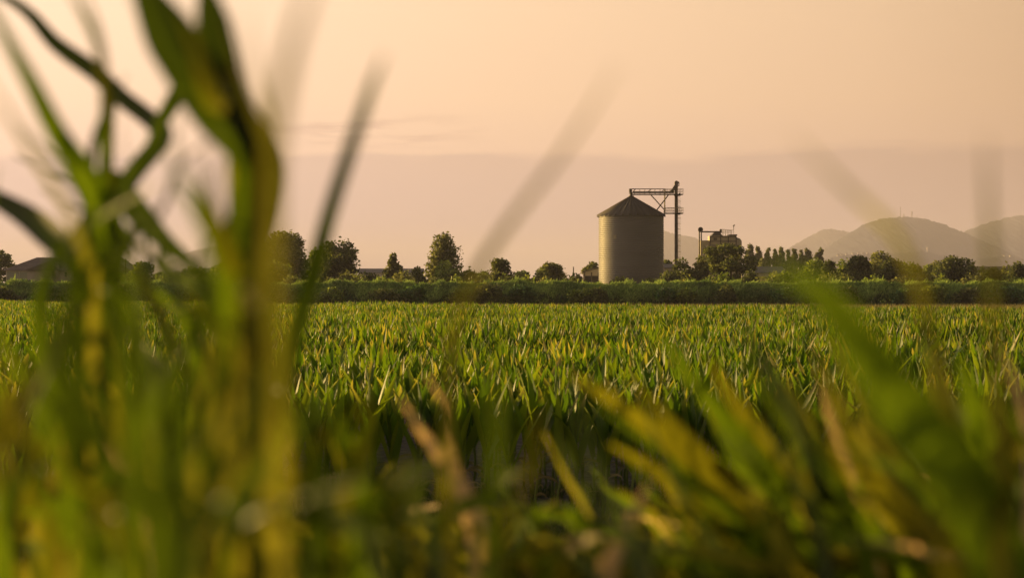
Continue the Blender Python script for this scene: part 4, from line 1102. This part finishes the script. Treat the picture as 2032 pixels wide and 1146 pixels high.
rq = np.random.default_rng(91)
bl_ = ['fine leaved bright reed low in the middle', 'fine leaved bright reed right of the upright dry leaf', 'fine leaved bright reed under the slanting olive blades',
       'fine leaved bright reed at the foot of the two dry leaves', 'fine leaved bright reed under the wide slanting green blade', 'fine leaved bright reed at the right edge']
for (px, d), lab in zip(((1130, 1.8), (1330, 1.5), (1520, 1.9), (1700, 1.5), (1860, 2.0), (2020, 1.5)), bl_):
    q = Plant('reed', px, d, lab, stem_top=1.5, stem_w=.007)
    for k in range(13):
        tx = px - rq.uniform(-30, 240)
        lo = np.interp(tx, [900, 1150, 1330, 1500, 1640, 1900, 2040], [960, 790, 720, 720, 640, 680, 720])
        ty = lo + (1090-lo)*rq.uniform(0, 1)**.8
        bx = tx + (1200-ty)*rq.uniform(.35, .95)
        q.leaf([(tx, ty), (tx+(bx-tx)*.22, ty+(1200-ty)*.30), (tx+(bx-tx)*.55, ty+(1200-ty)*.64), (bx, 1200)], rq.uniform(24, 46), (d*rq.uniform(.75, 1.1), d), rq.choice(['reed', 'reed_lit_pale', 'reed_lit_olive', 'reed_blue'], p=[.36, .32, .24, .08]), tip=rq.uniform(.35, .6))

# lower thickets: reeds filling the bottom left and bottom right
rr = np.random.default_rng(77)
fill = [(20, .8), (110, 1.1), (230, .7), (330, 1.0), (420, .65), (520, 1.1), (610, .8), (700, 1.2), (770, .75), (850, 1.1), (945, .85), (1060, 1.0), (1180, .8), (1330, 1.0), (1440, .8), (1560, 1.15), (1660, .75), (1790, 1.1), (1890, .8), (1980, 1.1)]
fl = ['low reed at the bottom left corner of the thicket', 'low reed in front of the far left shoot', 'wide leaved low reed right of the far left shoot',
      'low reed between the two thick shoots', 'wide leaved low reed at the foot of the thick dark shoot', 'low reed right of the thick dark shoot', 'bluish low reed under the slender pale blade',
      'low reed left of the sloping dry leaf', 'low wide leaved reed just left of the sloping dry leaf', 'low reed under the sloping dry leaf', 'low reed right under the foot of the sloping dry leaf', 'low reed left of the upright dry leaf', 'low reed just under the upright dry leaf', 'low reed right of the upright dry leaf', 'low reed under the yellow slanting blades',
      'low reed left of the two dry leaves', 'wide leaved low reed under the two dry leaves', 'low reed right of the two dry leaves', 'low reed under the wide slanting green blade', 'low reed at the bottom right corner']
for (px, d), lab in zip(fill, fl):
    q = Plant('reed', px, d, lab, stem_top=1.55, stem_w=.009, seed=3)
    left = px < 800
    for k in range(15 if left else 15):
        if left:
            ty = rr.uniform(620, 1060) if px < 640 else rr.uniform(790, 1080)
            tx = px + rr.normal(0, 110)
            if tx > 800: ty = max(ty, 900)
        else:
            ty = rr.uniform(800, 1090) if px > 1480 else rr.uniform(930, 1110)
            tx = px - rr.uniform(20, 300)
            if px < 1200: ty = rr.uniform(985, 1110); tx = px - rr.uniform(-60, 200)
        dd = 1.25*d*rr.uniform(.85, 1.5) if left else 1.9*d*rr.uniform(.85, 1.4)
        bx = px + rr.normal(0, 70)
        mid = (tx*.45+bx*.55 - rr.uniform(-20, 40), max(ty+28, ty*.5+1146*.5 - rr.uniform(0, 60)))
        mat = rr.choice(['reed', 'reed_dark', 'reed_blue', 'reed_lit_olive', 'reed_lit_pale', 'dry'], p=[.34, .18, .14, .16, .18, .0] if left else [.36, .08, .10, .24, .17, .05])
        q.leaf([(tx, ty), ((tx+mid[0])/2+rr.normal(0, 12), (ty+mid[1])/2-6), mid, (bx, 1200)], rr.uniform(24, 58) if left else rr.uniform(20, 50), (dd*rr.uniform(.75, 1), dd), mat, tip=rr.uniform(.3, .5))

# ------------------------------------------------------------------ haze
def haze():
    m, t = nodes('haze')
    v = t.nodes.new('ShaderNodeVolumePrincipled'); o = t.nodes.new('ShaderNodeOutputMaterial')
    v.inputs['Color'].default_value = (.85, .815, 1.0, 1)
    v.inputs['Density'].default_value = 1.25e-4
    v.inputs['Anisotropy'].default_value = .1
    t.links.new(v.outputs[0], o.inputs['Volume'])
    mb = MB(); mb.box(-9500, 9500, -3000, 14000, -10, 335)
    tag(mb.build('haze', m), kind='stuff')
haze()
